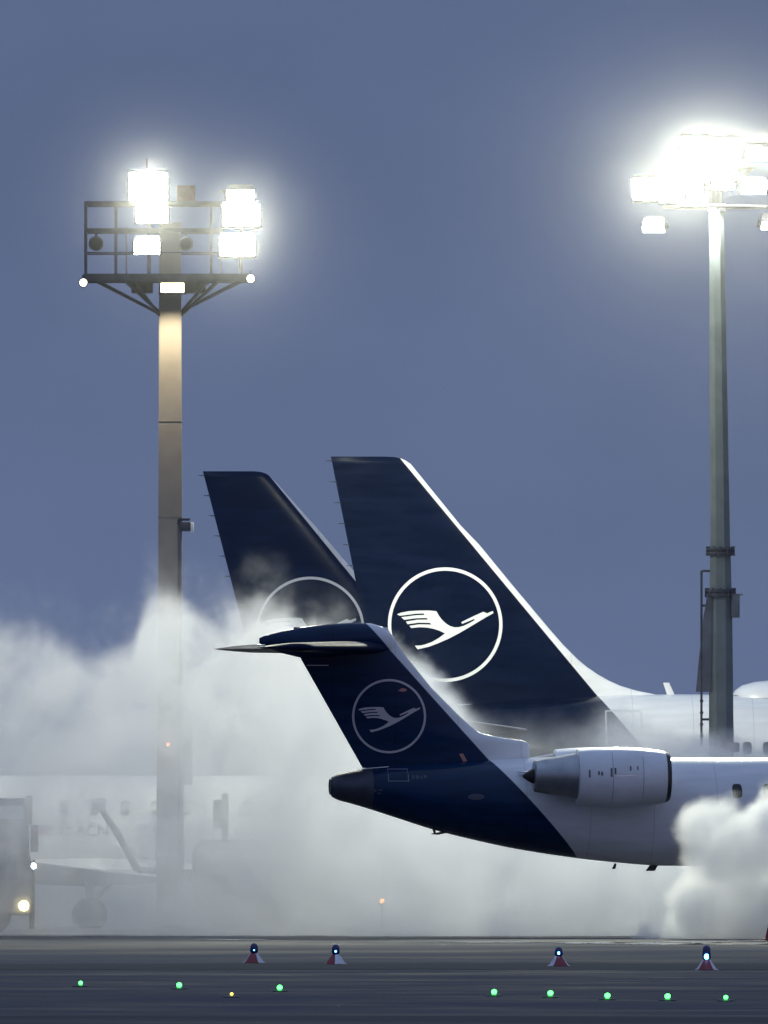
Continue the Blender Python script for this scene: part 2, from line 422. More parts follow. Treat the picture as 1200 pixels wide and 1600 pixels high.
def windows(parent, body, x0, x1, step, z, w, h, name='window'):
    x = x0
    while x < x1:
        lp = []
        for i in range(20):
            t = 2 * math.pi * i / 20; c, s_ = math.cos(t), math.sin(t)
            lp.append((x + w / 2 * math.copysign(abs(c) ** 0.6, c), z + h / 2 * math.copysign(abs(s_) ** 0.6, s_)))
        flat_emblem(name, [lp], body.half, M['glass'], parent)
        x += step

def gear(parent, x, y, z1, r, wdt, name='landing_gear'):
    bm = bmesh.new(); tube(bm, (x, y, r), (x, y, z1), 0.09, 0.12, 12)
    box(bm, (x, y, r), (0.16, wdt * 2.4, 0.14), bev=0.02)
    tube(bm, (x, y, r + 0.25), (x + 0.7, y, z1), 0.05, 0.05, 8)
    g = obj(name, bm, M['metal'], parent)
    for s_ in (-1, 1):
        b2 = bmesh.new()
        lathe(b2, [(-wdt/2, r*.55), (-wdt/2, r*.9), (-wdt*.3, r), (wdt*.3, r), (wdt/2, r*.9), (wdt/2, r*.55)], 'X', 28)
        bmesh.ops.rotate(b2, verts=b2.verts, cent=(0, 0, 0), matrix=Matrix.Rotation(R(90), 3, 'Z'))
        bmesh.ops.translate(b2, verts=b2.verts, vec=(x, y + s_ * wdt * .85, r))
        wh = obj('wheel', b2, M['rubber'], g)

def blade(parent, name, x, z, h, lean, chord, m, y=0.0, tip=0.6, thick=0.05):
    bm = bmesh.new()
    rings = []
    for zz, xc, c in ((z, x, chord), (z + h, x + lean, chord * tip)):
        rings.append([(xc + c * .5, y, zz), (xc, y + thick / 2, zz), (xc - c * .5, y, zz), (xc, y - thick / 2, zz)])
    loft(bm, rings); return obj(name, bm, m, parent)

# ---------- foreground regional jet
D0 = 800.0; s0 = F / D0; g0 = gy(D0)
def lx(px): return (px - 518) / s0
def lz(py): return (g0 - py) / s0
YAW0 = R(7.5)
crj = empty('regional_jet', (X(518, D0), D0, 0), YAW0,
    'navy tailed white regional jet with T-tail and rear engine, nearest of the aircraft', 'airplane')
liv0 = livery('livery_regional_jet', lx(609), 0.905, .2, navy=(0.0030, 0.0175, 0.053), z0=lz(1015))
sec = [(lx(a), lz(t), lz(b), hw) for a, t, b, hw in (
    (518, 1214, 1245, .22), (528, 1209.5, 1250, .30), (550, 1204, 1256, .40), (580, 1199, 1265, .50), (620, 1196, 1278, .63), (680, 1192, 1297, .82), (740, 1188, 1312, .98),
    (800, 1185, 1325, 1.13), (860, 1183, 1335, 1.24), (920, 1182, 1343, 1.31), (980, 1182, 1349, 1.345), (1040, 1183, 1353, 1.35))]
Ltop, Lbot = lz(1183), lz(1353)
sec += [(x, Ltop, Lbot, 1.35) for x in (12, 20, 28, 30.5)]
sec += [(32.5, Ltop - .12, Lbot + .06, 1.28), (34.0, Ltop - .55, Lbot + .18, 1.05), (35.2, Ltop - 1.2, Lbot + .42, .66), (35.9, Ltop - 1.75, Lbot + .72, .2)]
body0 = Body(smooth_sections(sec))
body0.build('fuselage', liv0, crj, x0=lx(581))
# tail cone with the exhaust of the small tail turbine
body0.build('tail_cone', mat('tail_cone_metal', (0.055, 0.06, 0.085), 0.42, metal=0.3, noise=0.2, nscale=3), crj, x1=lx(581) - 0.004)
bm = bmesh.new(); lathe(bm, [(-0.02, .15), (-0.05, .17), (-0.05, .2), (-0.005, .21)], 'X', 24, (0, 0, lz(1229)))
obj('exhaust_pipe', bm, M['darkmetal'], crj)
# fin
le = [(lz(y), lx(x)) for x, y in ((605, 980), (636, 1026), (675, 1074), (719, 1118), (738, 1135), (752, 1145), (775, 1150.5), (800, 1154.5), (822, 1157.5), (830, 1163), (831, 1182), (836, 1200))]
te = [(lz(y), lx(x)) for x, y in ((458, 985), (470, 1030), (567, 1200))]
th = [(lz(980), .34), (lz(1100), .46), (lz(1150), .50), (lz(1200), .52)]
fin0 = Fin(le, te, th)
fin0.build('fin', liv0, crj)
emblem(fin0, lx(608), lz(1119), 58 / s0, crj, mat('emblem_dimmed_white', (0.50, 0.46, 0.49), 0.4, noise=0.06), rw=0.06)  # white emblem with the dim pinkish light put into its colour
# fairing on top of the fin
bm = bmesh.new(); rings = []
for px, t, b, hw in ((404, 997, 1005, .03), (412, 993.5, 1011, .07), (440, 986, 1021, .16), (470, 980, 1028, .24), (510, 975, 1027, .29), (550, 973, 1024, .31), (580, 974, 1021, .29), (598, 979, 1019, .24), (611, 989, 1016, .15), (617, 998, 1012, .04)):
    c, h = (lz(t) + lz(b)) / 2, (lz(t) - lz(b)) / 2
    rings.append([(lx(px), hw * math.cos(2 * math.pi * i / 28), c + h * math.sin(2 * math.pi * i / 28)) for i in range(28)])
loft(bm, rings); obj('fin_fairing', bm, liv0, crj, 50)
zt = lz(1013)
for s_ in (-1, 1):
    wing('tailplane', [(s_ * 0.05, lx(606), lx(455), zt, .72), (s_ * 1.5, lx(553), lx(432), zt, .64), (s_ * 3.9, lx(460), lx(371), zt, .46), (s_ * 4.15, lx(448), lx(367), zt, .38), (s_ * 4.25, lx(425), lx(367), zt, .12)],
         mat('tailplane_navy_gloss', (0.006, 0.013, 0.04), 0.6, spec=0.06, noise=0.2), crj)
bm = bmesh.new(); box(bm, (lx(373), -4.22, zt + .05), (.20, .05, .05), bev=.015); obj('tip_fairing', bm, M['white'], crj)
# engines with pylons
def engine(s_):
    yc = s_ * 2.02; zc = lz(1214)
    e = bpy.data.objects.new('engine', None); COL.objects.link(e); e.parent = crj
    dx = s_ * -2.02 * math.sin(YAW0) * -1      # keep the near engine where the photo shows it
    sh = -2.02 * math.sin(YAW0)
    def q(px): return lx(px) + sh
    b = bmesh.new()
    lathe(b, [(q(903), .60), (q(904), .685), (q(930), .725), (q(965), .742), (q(1000), .725), (q(1030), .675), (q(1042), .635)], 'X', 48, (0, yc, zc))
    obj('nacelle', b, M['nacelle'], e)
    b = bmesh.new()
    lathe(b, [(q(1042) + .002, .642), (q(1047), .610), (q(1049), .585), (q(1048), .55), (q(1035), .50), (q(1020), .49)], 'X', 48, (0, yc, zc))
    obj('intake_lip', b, M['darkmetal'], e)
    b = bmesh.new()
    lathe(b, [(q(1018), .485), (q(1020), .12), (q(1032), .02)], 'X', 32, (0, yc, zc)); obj('fan', b, M['hot'], e)
    b = bmesh.new()
    lathe(b, [(q(836), .36), (q(838), .395), (q(860), .455), (q(885), .52), (q(904), .585)], 'X', 40, (0, yc, zc + .02)); obj('exhaust_nozzle', b, M['metal'], e)
    b = bmesh.new()
    lathe(b, [(q(819), .03), (q(825), .10), (q(832), .17), (q(842), .21)], 'X', 28, (0, yc, zc + .02)); obj('exhaust_plug', b, M['plugshade'], e)
    b = bmesh.new()    # pylon: a flat airfoil between the body and the nacelle
    rings = []
    for y, x0_, x1_ in ((s_ * .9, q(820), q(1015)), (s_ * 1.55, q(850), q(1000))):
        xs = [x1_ + (x0_ - x1_) * u for u in US]
        rings.append([(x, y, zc + .12 + .30 * .5 * naca(u) + .01) for x, u in zip(xs, US)] + [(x, y, zc + .12 - .30 * .5 * naca(u) - .01) for x, u in zip(xs[::-1], US[::-1])])
    loft(b, rings); obj('pylon', b, M['white'], e)
    if s_ < 0:         # stencils, latch line and seam on the outer face of the near nacelle
        def surf(x, z): return -yc + math.sqrt(max(0, (lerp_tab([(q(903), .69), (q(930), .725), (q(965), .742), (q(1000), .725), (q(1042), .635)], x)) ** 2 - (z - zc) ** 2))
        def strip(x0_, x1_, z0_, z1_): return [(q(x0_), lz(z1_)), (q(x1_), lz(z1_)), (q(x1_), lz(z0_)), (q(x0_), lz(z0_))]
        marks = [strip(917, 919.5, 1203, 1215), strip(931, 934, 1205, 1211), strip(936, 939, 1206, 1212), strip(951, 954, 1200, 1214), strip(957, 960, 1200, 1210), strip(981.5, 984, 1197, 1204), strip(993, 995, 1197, 1203)]
        for mk in marks: flat_emblem('stencil', [mk], surf, M['ghost'], e)
        flat_emblem('latch_strip', [strip(960, 990, 1211.6, 1213)], surf, mat('polished_latch', (0.85, 0.85, 0.8), 0.2, metal=1), e)
        for mk in (strip(1003, 1003.7, 1172, 1258), strip(955, 955.6, 1171, 1260)): flat_emblem('panel_seam', [mk], surf, M['ghost'], e)
engine(-1); engine(1)
# small things on the skin
def rect_frame(x0, x1, y0, y1, wd=1.2):
    q = lambda a, b, c, d: [(lx(a), lz(d)), (lx(b), lz(d)), (lx(b), lz(c)), (lx(a), lz(c))]
    return [q(x0, x1, y0, y0 + wd), q(x0, x1, y1 - wd, y1), q(x0, x0 + wd, y0 + wd, y1 - wd), q(x1 - wd, x1, y0 + wd, y1 - wd)]
pale = mat('pale_stencil', (0.16, 0.17, 0.24), 0.5)
flat_emblem('hatch_outline', rect_frame(603, 635, 1201, 1221), body0.half, pale, crj)
q4 = lambda a, b, c, d: [(lx(a), lz(d)), (lx(b), lz(d)), (lx(b), lz(c)), (lx(a), lz(c))]
faint = mat('faint_stencil', (0.035, 0.045, 0.085), 0.5)
for mk in [q4(640, 644, 1211, 1217), q4(646, 651, 1211, 1217), q4(653, 656, 1212, 1217), q4(658, 663, 1211, 1216), q4(581, 585, 1233, 1238), q4(587, 594, 1233, 1236), q4(586, 592, 1238, 1241)]: flat_emblem('stencil', [mk], body0.half, faint, crj)
lp = [(lx(738) + 13 / s0 * math.cos(t), lz(1245) + 5 / s0 * math.sin(t)) for t in [i * math.pi / 10 for i in range(20)]]
flat_emblem('access_panel', [lp], body0.half, mat('panel_worn_navy', (0.05, 0.055, 0.09), 0.45), crj)
flat_emblem('rescue_marking', [[(lx(718), lz(1178)), (lx(724), lz(1177)), (lx(733), lz(1193)), (lx(727), lz(1195))]], fin0.half, M['pink'], crj)
flat_emblem('pink_fin_mark', [[(lx(622), lz(1079)), (lx(628), lz(1075)), (lx(634), lz(1076)), (lx(636), lz(1079)), (lx(629), lz(1081))]], fin0.half, M['pink'], crj)  # small pink mark inside the emblem ring
flat_emblem('rudder_seam', [q4(479, 513, 1039, 1040.3)], fin0.half, M['emblem'], crj)
bm = bmesh.new(); tube(bm, (lx(566), -.12, lz(1201.5)), (lx(606), -.28, lz(1198)), .012, .012, 8); obj('trim_strip', bm, M['white'], crj)
# blades and drain masts under the belly
bm = bmesh.new()
tube(bm, (lx(679), 0, lz(1295)), (lx(681), 0, lz(1302)), .035, .03, 8); tube(bm, (lx(699), 0, lz(1300)), (lx(683), 0, lz(1303)), .03, .03, 8)
box(bm, (lx(681), 0, lz(1303)), (.17, .06, .035), bev=.01); obj('tail_skid', bm, M['darkmetal'], crj)
blade(crj, 'drain_mast', lx(962), lz(1358), .14, .05, .1, M['darkmetal'], thick=.03, y=-.1)
blade(crj, 'drain_mast', lx(1020), lz(1361), .14, .10, .24, M['darkmetal'], thick=.03, y=-.05, tip=.9)
windows(crj, body0, lx(1147), 31.5, .78, lz(1236), .25, .36)
for s_ in (-1, 1):
    wing('wing', [(s_ * .9, 21.5, 14.6, lz(1345), .75), (s_ * 4.2, 18.2, 14.2, lz(1330), .42), (s_ * 11.4, 14.2, 12.4, lz(1295), .14)], M['grey'], crj)
gear(crj, 17.0, -2.05, lz(1345), .42, .24); gear(crj, 17.0, 2.05, lz(1345), .42, .24); gear(crj, 31.4, 0, lz(1340), .26, .16)

# ---------- the two larger jets behind
def big_jet(label, d, px0, lepts, tepts, line, circ, rw, yaw, details):
    s = F / d; g = gy(d)
    ax = lambda p: (p - px0) / s
    az = lambda p: (g - p) / s
    root = empty('passenger_jet', (X(px0, d), d, 0), yaw, label, 'airplane')
    liv = livery('livery_passenger_jet', ax(line[0]), line[2], details.get('spec', .12), navy=details.get('navy', (0.0009, 0.0042, 0.0180)), z0=az(line[1]))
    top = details['top']; zt_, zb_ = az(top), az(top) - 4.25
    sec = [(-.1, zt_ - .95, zt_ - 1.45, .2), (.8, zt_ - .72, zt_ - 1.95, .5), (2.5, zt_ - .42, zt_ - 2.75, 1.0), (4.5, zt_ - .17, zt_ - 3.4, 1.45), (6.5, zt_ - .05, zt_ - 3.85, 1.75),
           (8.5, zt_, zt_ - 4.12, 1.92), (10.5, zt_, zb_, 1.975), (16, zt_, zb_, 1.975), (22, zt_, zb_, 1.975), (30, zt_, zb_, 1.975), (32, zt_, zb_, 1.975),
           (34, zt_ - .18, zb_ + .08, 1.87), (35.6, zt_ - .75, zb_ + .28, 1.5), (36.8, zt_ - 1.6, zb_ + .65, .95), (37.5, zt_ - 2.4, zb_ + 1.1, .3)]
    body = Body(smooth_sections(sec)); body.build('fuselage', liv, root)
    ztip = az(tepts[0][1])
    fin = Fin([(az(y), ax(x)) for x, y in lepts], [(az(y), ax(x)) for x, y in tepts], [(ztip - 4.5, .62), (ztip - 6.2, .66), (ztip - .8, .30), (ztip - .12, .20), (ztip, .06)])
    fin.build('fin', liv, root)
    cx, cy_, r = circ
    emblem(fin, ax(cx), az(cy_), r / s, root, M['emblem'], rw=rw)
    for k in range(6):           # static wicks on the trailing edge
        z = ztip - .12 - .55 * k
        bm = bmesh.new(); xt = lerp_tab(fin.te, z); tube(bm, (xt + .03, 0, z), (xt - .16, 0, z + .01), .016, .006, 6); obj('static_wick', bm, M['darkmetal'], root)
    for s_ in (-1, 1):
        wing('tailplane', [(s_ * .5, 5.6, 1.3, zt_ - 1.0, .42), (s_ * 6.2, 2.2, .75, zt_ - .55, .16)], M['grey'], root)
        wing('wing', [(s_ * 1.4, 22.5, 15.0, zb_ + .75, .95), (s_ * 6.3, 18.6, 14.6, zb_ + 1.15, .55), (s_ * 16.5, 13.2, 11.7, zb_ + 1.9, .18)], M['grey'], root)
        b = bmesh.new(); lathe(b, [(18.6, .55), (19, .78), (20, 1.0), (21.5, 1.05), (22.3, .95), (22.5, .85), (22.3, .78), (21.6, .75)], 'X', 32, (0, s_ * 5.75, zb_ + .1)); obj('engine', b, M['nacelle'], root)
        gear(root, 17.6, s_ * 3.8, zb_ + .9, .57, .4)
    gear(root, 30.6, 0, zb_ + .3, .38, .22)
    q = lambda a, b, c, dd: [(ax(a), az(dd)), (ax(b), az(dd)), (ax(b), az(c)), (ax(a), az(c))]
    if details.get('radome'):
        bm = bmesh.new(); rings = []
        for px, h, hw in ((1146, .03, .1), (1150, .12, .3), (1160, .24, .48), (1180, .33, .6), (1210, .38, .66), (1240, .36, .64), (1290, .22, .45), (1330, .05, .1)):
            rings.append([(ax(px), hw * math.cos(math.pi * i / 12), zt_ - .10 + (h + .10) * math.sin(math.pi * i / 12)) for i in range(13)])
        loft(bm, rings); obj('antenna_radome', bm, M['white'], root)
        flat_emblem('radome_base_seam', [q(1146, 1330, 1086.2, 1087.2)], body.half, M['darkmetal'], root)
        blade(root, 'blade_antenna', ax(1049), zt_ - .02, .33, -.13, .2, M['white'], tip=.8)
        fr = [q(943, 945, 1113, 1166), q(998, 1000, 1113, 1150), q(945, 998, 1110, 1112), q(943, 945, 1110, 1113)]
        flat_emblem('door_outline', fr, body.half, mat('door_outline_grey', (0.52, 0.54, 0.56), 0.4), root)
    windows(root, body, ax(1163) if details.get('radome') else ax(px0) + 8, 31, .535, az(top + 84), .24, .33)
    return root

le1 = [(600, 713.3), (616, 714), (626, 716), (634, 719.5), (642, 725), (651, 736), (720, 821), (749, 851), (800, 913), (859, 983), (880, 1007), (903, 1030), (918, 1042.5), (935, 1054), (952, 1063.5), (970, 1071.5), (995, 1079), (1025, 1085), (1050, 1089), (1052, 1100)]
te1 = [(517, 713.3), (594, 1100)]
big_jet('large jet with navy tail and bright white fuselage behind the nearest jet', 848, 517, le1, te1, (636, 729, .83), (695.5, 976, 89.5), .058, R(2),
        dict(top=1085, radome=True))
le2 = [(398, 736.3), (408, 737.3), (416, 740), (423, 745), (432, 754), (442, 765), (500, 830), (565, 906), (690, 1048), (720, 1070), (760, 1082), (800, 1088), (802, 1100)]
te2 = [(317, 736.3), (411, 1100)]
big_jet('farthest jet of which the left navy tail shows above the steam', 880, 317, le2, te2, (434, 759, .817), (485, 986, 85), .05, R(3), dict(top=1092, spec=.03, navy=(0.0015, 0.0100, 0.040)))

# ---------- regional jet standing inside the steam on the left
D3 = 838.0; s3 = F / D3; g3 = gy(D3)
mx_ = lambda p: (p + 560) / s3      # tail end far off to the left
mz_ = lambda p: (g3 - p) / s3
ghostjet = empty('regional_jet', (X(-560, D3), D3, 0), 0, 'white regional jet hidden in the steam with registration letters under its windows', 'airplane')
t3, b3 = mz_(1212), mz_(1376)
sec3 = [(0, t3 - .5, t3 - 1.0, .22), (1.0, t3 - .25, t3 - 1.4, .5), (4, t3 - .1, t3 - 2.2, 1.1), (8, t3, b3, 1.33), (9, t3, b3, 1.35), (20, t3, b3, 1.35), (28, t3, b3, 1.35), (29.5, t3, b3, 1.35),
        (31, t3 - .12, b3 + .06, 1.28), (32.5, t3 - .55, b3 + .18, 1.05), (33.6, t3 - 1.2, b3 + .42, .66), (34.3, t3 - 1.75, b3 + .72, .2)]
body3 = Body(smooth_sections(sec3))
liv3 = livery('livery_steamed_jet', 5.6, .9, .05, .55, z0=t3 - 1.3)
body3.build('fuselage', liv3, ghostjet)
fin3 = Fin([(t3 - .1, 5.6), (t3 + .5, 4.2), (t3 + 3.2, 1.7)], [(t3 - .1, .8), (t3 + 3.2, -.8)], [(t3 - .1, .5), (t3 + 3.2, .34)])
fin3.build('fin', liv3, ghostjet)
for s_ in (-1, 1):
    wing('tailplane', [(s_ * .05, 1.7, -.9, t3 + 3.2, .3), (s_ * 4.2, -1, -2.2, t3 + 3.2, .14)], M['navy'], ghostjet)
    b = bmesh.new(); lathe(b, [(4.2, .3), (5.2, .5), (6.2, .7), (7.2, .74), (8.3, .62), (8.35, .5), (8, .48)], 'X', 36, (0, s_ * 2.02, t3 - .6)); obj('engine', b, M['nacelle'], ghostjet)
    wing('wing', [(s_ * 1.0, mx_(260), mx_(20), mz_(1372), .7), (s_ * 4.2, mx_(160), mx_(10), mz_(1360), .42), (s_ * 11.4, mx_(-60), mx_(-170), mz_(1330), .14)], M['white'], ghostjet)
    gear(ghostjet, mx_(140), s_ * 2.0, mz_(1372), .45, .28)
gear(ghostjet, 30.5, 0, mz_(1350), .28, .18)
# belly fairing round the wing root
bm = bmesh.new(); rings = []
for px, h in ((-40, .05), (20, .3), (70, .42), (150, .45), (230, .38), (300, .2), (340, .05)):
    rings.append([(mx_(px), 1.42 * math.cos(2 * math.pi * i / 28), mz_(1358) + h * math.sin(2 * math.pi * i / 28)) for i in range(28)])
loft(bm, rings); obj('belly_fairing', bm, M['white'], ghostjet)
windows(ghostjet, body3, mx_(100), mx_(900), 48 / s3, mz_(1262), .26, .38)
def text_on(body, s_, size, x, z, m, parent, name):
    c = bpy.data.curves.new(name, 'FONT'); c.body = s_; c.size = size
    o = bpy.data.objects.new(name, c); COL.objects.link(o)
    dg = bpy.context.evaluated_depsgraph_get(); me = bpy.data.meshes.new_from_object(o.evaluated_get(dg))
    bpy.data.objects.remove(o)
    bm = bmesh.new(); bm.from_mesh(me); bpy.data.meshes.remove(me)
    bmesh.ops.triangulate(bm, faces=bm.faces)
    for v in bm.verts:
        px, pz = v.co.x + x, v.co.y + z
        v.co = (px, -(body.half(px, pz) + .006), pz)
    return obj(name, bm, m, parent, 0)
text_on(body3, 'D-ACN', .40, mx_(93), mz_(1306), M['ghost'], ghostjet, 'registration')
for k, m in enumerate(('flagblack', 'flagred', 'flaggold')):
    y0 = 1290 + k * 5
    flat_emblem('flag_stripe', [[(mx_(60), mz_(y0 + 5)), (mx_(82), mz_(y0 + 5)), (mx_(82), mz_(y0)), (mx_(60), mz_(y0))]], body3.half, M[m], ghostjet)

# ------------------------------------------------------------------ floodlight masts
def floodlight(parent, c, w, h, m, depth=.38, tilt=35, yaw=0, name='floodlight', bracket=True):
    """A rectangular floodlight: finned housing, glass sub-part and stirrup; the glass faces the camera side, tilted down."""
    rot = Matrix.Rotation(R(yaw), 3, 'Z') @ Matrix.Rotation(R(tilt), 3, 'X')
    bm = bmesh.new(); c = Vector(c)
    rings = []
    for yy, k in ((.5, .55), (.25, .9), (-.5, 1.0)):
        rings.append([c + rot @ Vector((sx * w / 2 * k, yy * depth, sz * h / 2 * k)) for sx, sz in ((-1, -1), (1, -1), (1, 1), (-1, 1))])
    loft(bm, rings)
    for k in range(5): box(bm, c + rot @ Vector((-w * .32 + w * .16 * k, depth * .42, 0)), (.02, depth * .3, h * .6), rot)
    if bracket:
        for sx in (-1, 1): box(bm, c + rot @ Vector((sx * (w / 2 + .025), 0, -h * .25)), (.025, .08, h * .9), rot)
        box(bm, c + rot @ Vector((0, 0, -h * .7)), (w + .1, .08, .03), rot)
    o = obj(name, bm, M['frame'], parent, 30)
    b2 = bmesh.new(); box(b2, c + rot @ Vector((0, -.5 * depth - .012, 0)), (w * .94, .02, h * .92), rot, bev=.006)
    obj('lamp_glass', b2, m, o, 30)
    return o

LIGHTS = []
def light(name, loc, power, col, parent, rad=.35, kind='POINT', rot=None, angle=None):
    l = bpy.data.lights.new(name, kind); l.energy = power; l.color = col; l.shadow_soft_size = rad
    o = bpy.data.objects.new(name, l); COL.objects.link(o); o.parent = parent; o.location = loc
    if kind == 'SPOT': l.spot_size = R(angle); l.spot_blend = .6; o.rotation_euler = rot
    LIGHTS.append(o); return o

DL = 821.0; sL = F / DL
mastL = empty('floodlight_mast', (X(266, DL), DL, 0), 0, 'tall beige square mast with railed platform of floodlights, rising from the steam', 'light mast', 'apron floodlight masts')
ml = lambda px: (px - 266) / sL
mlz = lambda py: Z(py, DL)
def pole_box(bm, segs):
    loft(bm, [[(sx * wx, sy * wx, z) for sx, sy in ((-1, -1), (1, -1), (1, 1), (-1, 1))] for z, wx in segs])
bm = bmesh.new()
pole_box(bm, [(0, .36), (mlz(1225), .345), (mlz(948), .31), (mlz(660), .295), (mlz(348), .275)])
bmesh.ops.bevel(bm, geom=[e for e in bm.edges if abs((e.verts[0].co - e.verts[1].co).normalized().z) > .9], offset=.05, segments=2, affect='EDGES')
pole = obj('pole', bm, mat('beige_painted_steel', (0.27, 0.255, 0.22), 0.6, noise=0.12, nscale=1.2), mastL)
for py in (658, 808):
    bm = bmesh.new(); box(bm, (0, 0, mlz(py)), (.62, .62, .022)); obj('pole_joint', bm, pole.data.materials[0], mastL)
# platform
bm = bmesh.new(); box(bm, (ml(261), 0, mlz(434.5)), (4.15, 2.6, .05)); 
for yy in (-1.3, 1.3): box(bm, (ml(261), yy * 1.001, mlz(435)), (4.2, .06, .20))
for xx in (-1.28, -.45, .45, 1.28): box(bm, (ml(261) + xx * 1.6, 0, mlz(436.5)), (.08, 2.5, .12))
obj('platform', bm, M['frame'], mastL)
bm = bmesh.new()
x0, x1 = ml(134), ml(346)
for py, r in ((319, .05), (361, .05), (396, .018)):
    for yy in (-1.27, 1.27): box(bm, ((x0 + x1) / 2, yy, mlz(py)), (x1 - x0, .05, r * 2))
    for xx in (x0, x1): box(bm, (xx, 0, mlz(py)), (.05, 2.5, r * 2))
for yy in (-1.27, 1.27):
    for px in (134, 181, 330): box(bm, (ml(px), yy, mlz(376)), (.055, .055, (434 - 318) / sL))
box(bm, (ml(198), -.9, mlz(396)), (.04, .04, 1.3)); box(bm, (ml(345.5), -.6, mlz(415)), (.03, .03, .75))
obj('railing', bm, M['frame'], mastL)
bm = bmesh.new()
for (a, b_) in (((149, 438), (249, 490)), ((197, 440), (249, 488)), ((210, 440), (250, 494)), ((340, 440), (284, 492)), ((325, 440), (283, 488)), ((374, 440), (284, 486))):
    for yy in (-1, 1): tube(bm, (ml(a[0]), yy * 1.1, mlz(a[1])), (ml(b_[0]), yy * .2, mlz(b_[1])), .038, .038, 8)
obj('brace', bm, M['frame'], mastL)
for px in (222, 305):
    bm = bmesh.new(); box(bm, (ml(px), .3, mlz(447)), (.55, .7, .36), bev=.03); obj('ballast_box', bm, M['frame'], mastL)
bm = bmesh.new(); box(bm, (ml(291), 0, mlz(303)), (.47, .4, .42), bev=.02); tube(bm, (ml(291), 0, mlz(310)), (ml(291), 0, mlz(320)), .05, .05, 8); obj('control_box', bm, M['rust'], mastL)
bm = bmesh.new(); tube(bm, (ml(230), 0, mlz(320)), (ml(230), 0, mlz(248)), .02, .012, 8); obj('lightning_rod', bm, M['frame'], mastL)
for px, py, w_, h_, m, t in ((232, 288, 1.02, .80, 'lamp', 22), (238, 331, .84, .50, 'lamp', 28), (230, 381, .68, .42, 'lamp', 35), (376, 299, .74, .30, 'lamp', 30), (377, 332, .98, .62, 'lamp', 24), (371, 380, .94, .58, 'lamp', 24)):
    floodlight(mastL, (ml(px), -.9 if px < 300 else -.4, mlz(py)), w_, h_, M[m], tilt=t)
bm = bmesh.new(); tube(bm, (ml(233), -.6, mlz(275)), (ml(233), -.6, mlz(434)), .05, .05, 8); obj('lamp_post_rail', bm, M['frame'], mastL)
bm = bmesh.new(); tube(bm, (ml(376), -.1, mlz(292)), (ml(376), -.1, mlz(434)), .05, .05, 8)
for py in (299, 332, 380): tube(bm, (ml(346), -.1, mlz(py)), (ml(380), -.1, mlz(py)), .04, .04, 8)
obj('lamp_post_rail', bm, M['frame'], mastL)
def round_spot(parent, c, r, m, name='round_spotlight'):
    bm = bmesh.new(); lathe(bm, [(-.16, r * .8), (-.14, r), (.05, r), (.22, r * .55), (.26, r * .2)], 'X', 24)
    bmesh.ops.rotate(bm, verts=bm.verts, cent=(0, 0, 0), matrix=Matrix.Rotation(R(90), 3, 'Z')); bmesh.ops.translate(bm, verts=bm.verts, vec=c)
    box(bm, Vector(c) + Vector((0, .05, r + .03)), (.06, .1, .12))
    o = obj(name, bm, M['frame'], parent)
    bm = bmesh.new(); lathe(bm, [(-.175, r * .1), (-.17, r * .78), (-.155, r * .79)], 'X', 24)
    bmesh.ops.rotate(bm, verts=bm.verts, cent=(0, 0, 0), matrix=Matrix.Rotation(R(90), 3, 'Z')); bmesh.ops.translate(bm, verts=bm.verts, vec=c)
    obj('lamp_glass', bm, m, o)
    return o
round_spot(mastL, (ml(151), -1.4, mlz(382)), .19, M['glass']); round_spot(mastL, (ml(291), -1.4, mlz(382)), .19, M['glass'])
round_spot(mastL, (ml(131), -1.3, mlz(443)), .12, M['lampdim'], 'end_lamp'); round_spot(mastL, (ml(392), -1.3, mlz(437)), .12, M['lampdim'], 'end_lamp')
bm = bmesh.new(); box(bm, (ml(268), -1.34, mlz(443)), (.08, .1, .2)); obj('lamp_hanger', bm, M['frame'], mastL)
floodlight(mastL, (ml(270), -1.25, mlz(449)), .62, .26, M['lampwarm'], depth=.22, tilt=15)
bm = bmesh.new(); tube(bm, (ml(281), -.30, mlz(815)), (ml(282), -.33, 0), .05, .06, 8); obj('cable_duct', bm, M['mastdark'], mastL)
bm = bmesh.new(); box(bm, (ml(288), -.3, mlz(812)), (.30, .14, .06)); box(bm, (ml(290), -.3, mlz(823)), (.28, .3, .24), bev=.03); box(bm, (ml(281), -.3, mlz(816)), (.12, .12, .12)); obj('camera_housing', bm, M['frame'], mastL)
bm = bmesh.new(); box(bm, (ml(300), -.3, mlz(824)), (.10, .28, .25), bev=.02); obj('camera_hood', bm, M['white'], mastL)
bm = bmesh.new(); box(bm, (ml(263), -.40, mlz(1163)), (.10, .08, .10), bev=.02); obj('obstruction_lamp', bm, M['amber'], mastL)
bm = bmesh.new(); box(bm, (ml(290), 0, mlz(1180)), (.35, .45, 1.5), bev=.03); obj('switch_cabinet', bm, M['mastdark'], mastL)

DR = 830.0; sR = F / DR
mastR = empty('floodlight_mast', (X(1123, DR), DR, 0), 0, 'tall octagonal green grey mast crowned with a ring of floodlights, beside the bright fuselage', 'light mast', 'apron floodlight masts')
mr = lambda px: (px - 1123) / sR
mrz = lambda py: Z(py, DR)
bm = bmesh.new()
tube(bm, (mr(1127), 0, 0), (mr(1127), 0, mrz(1158)), .36, .345, 8, twist=R(22.5)); tube(bm, (mr(1127), 0, mrz(1158)), (mr(1126), 0, mrz(926)), .345, .315, 8, twist=R(22.5))
tube(bm, (mr(1126), 0, mrz(926)), (mr(1125.5), 0, mrz(861)), .305, .285, 8, twist=R(22.5)); tube(bm, (mr(1125.5), 0, mrz(861)), (mr(1119.5), 0, mrz(328)), .275, .205, 8, twist=R(22.5))
obj('pole', bm, mat('green_grey_steel', (0.19, 0.22, 0.21), 0.42, metal=0.15, noise=0.15, nscale=2), mastR, 20)
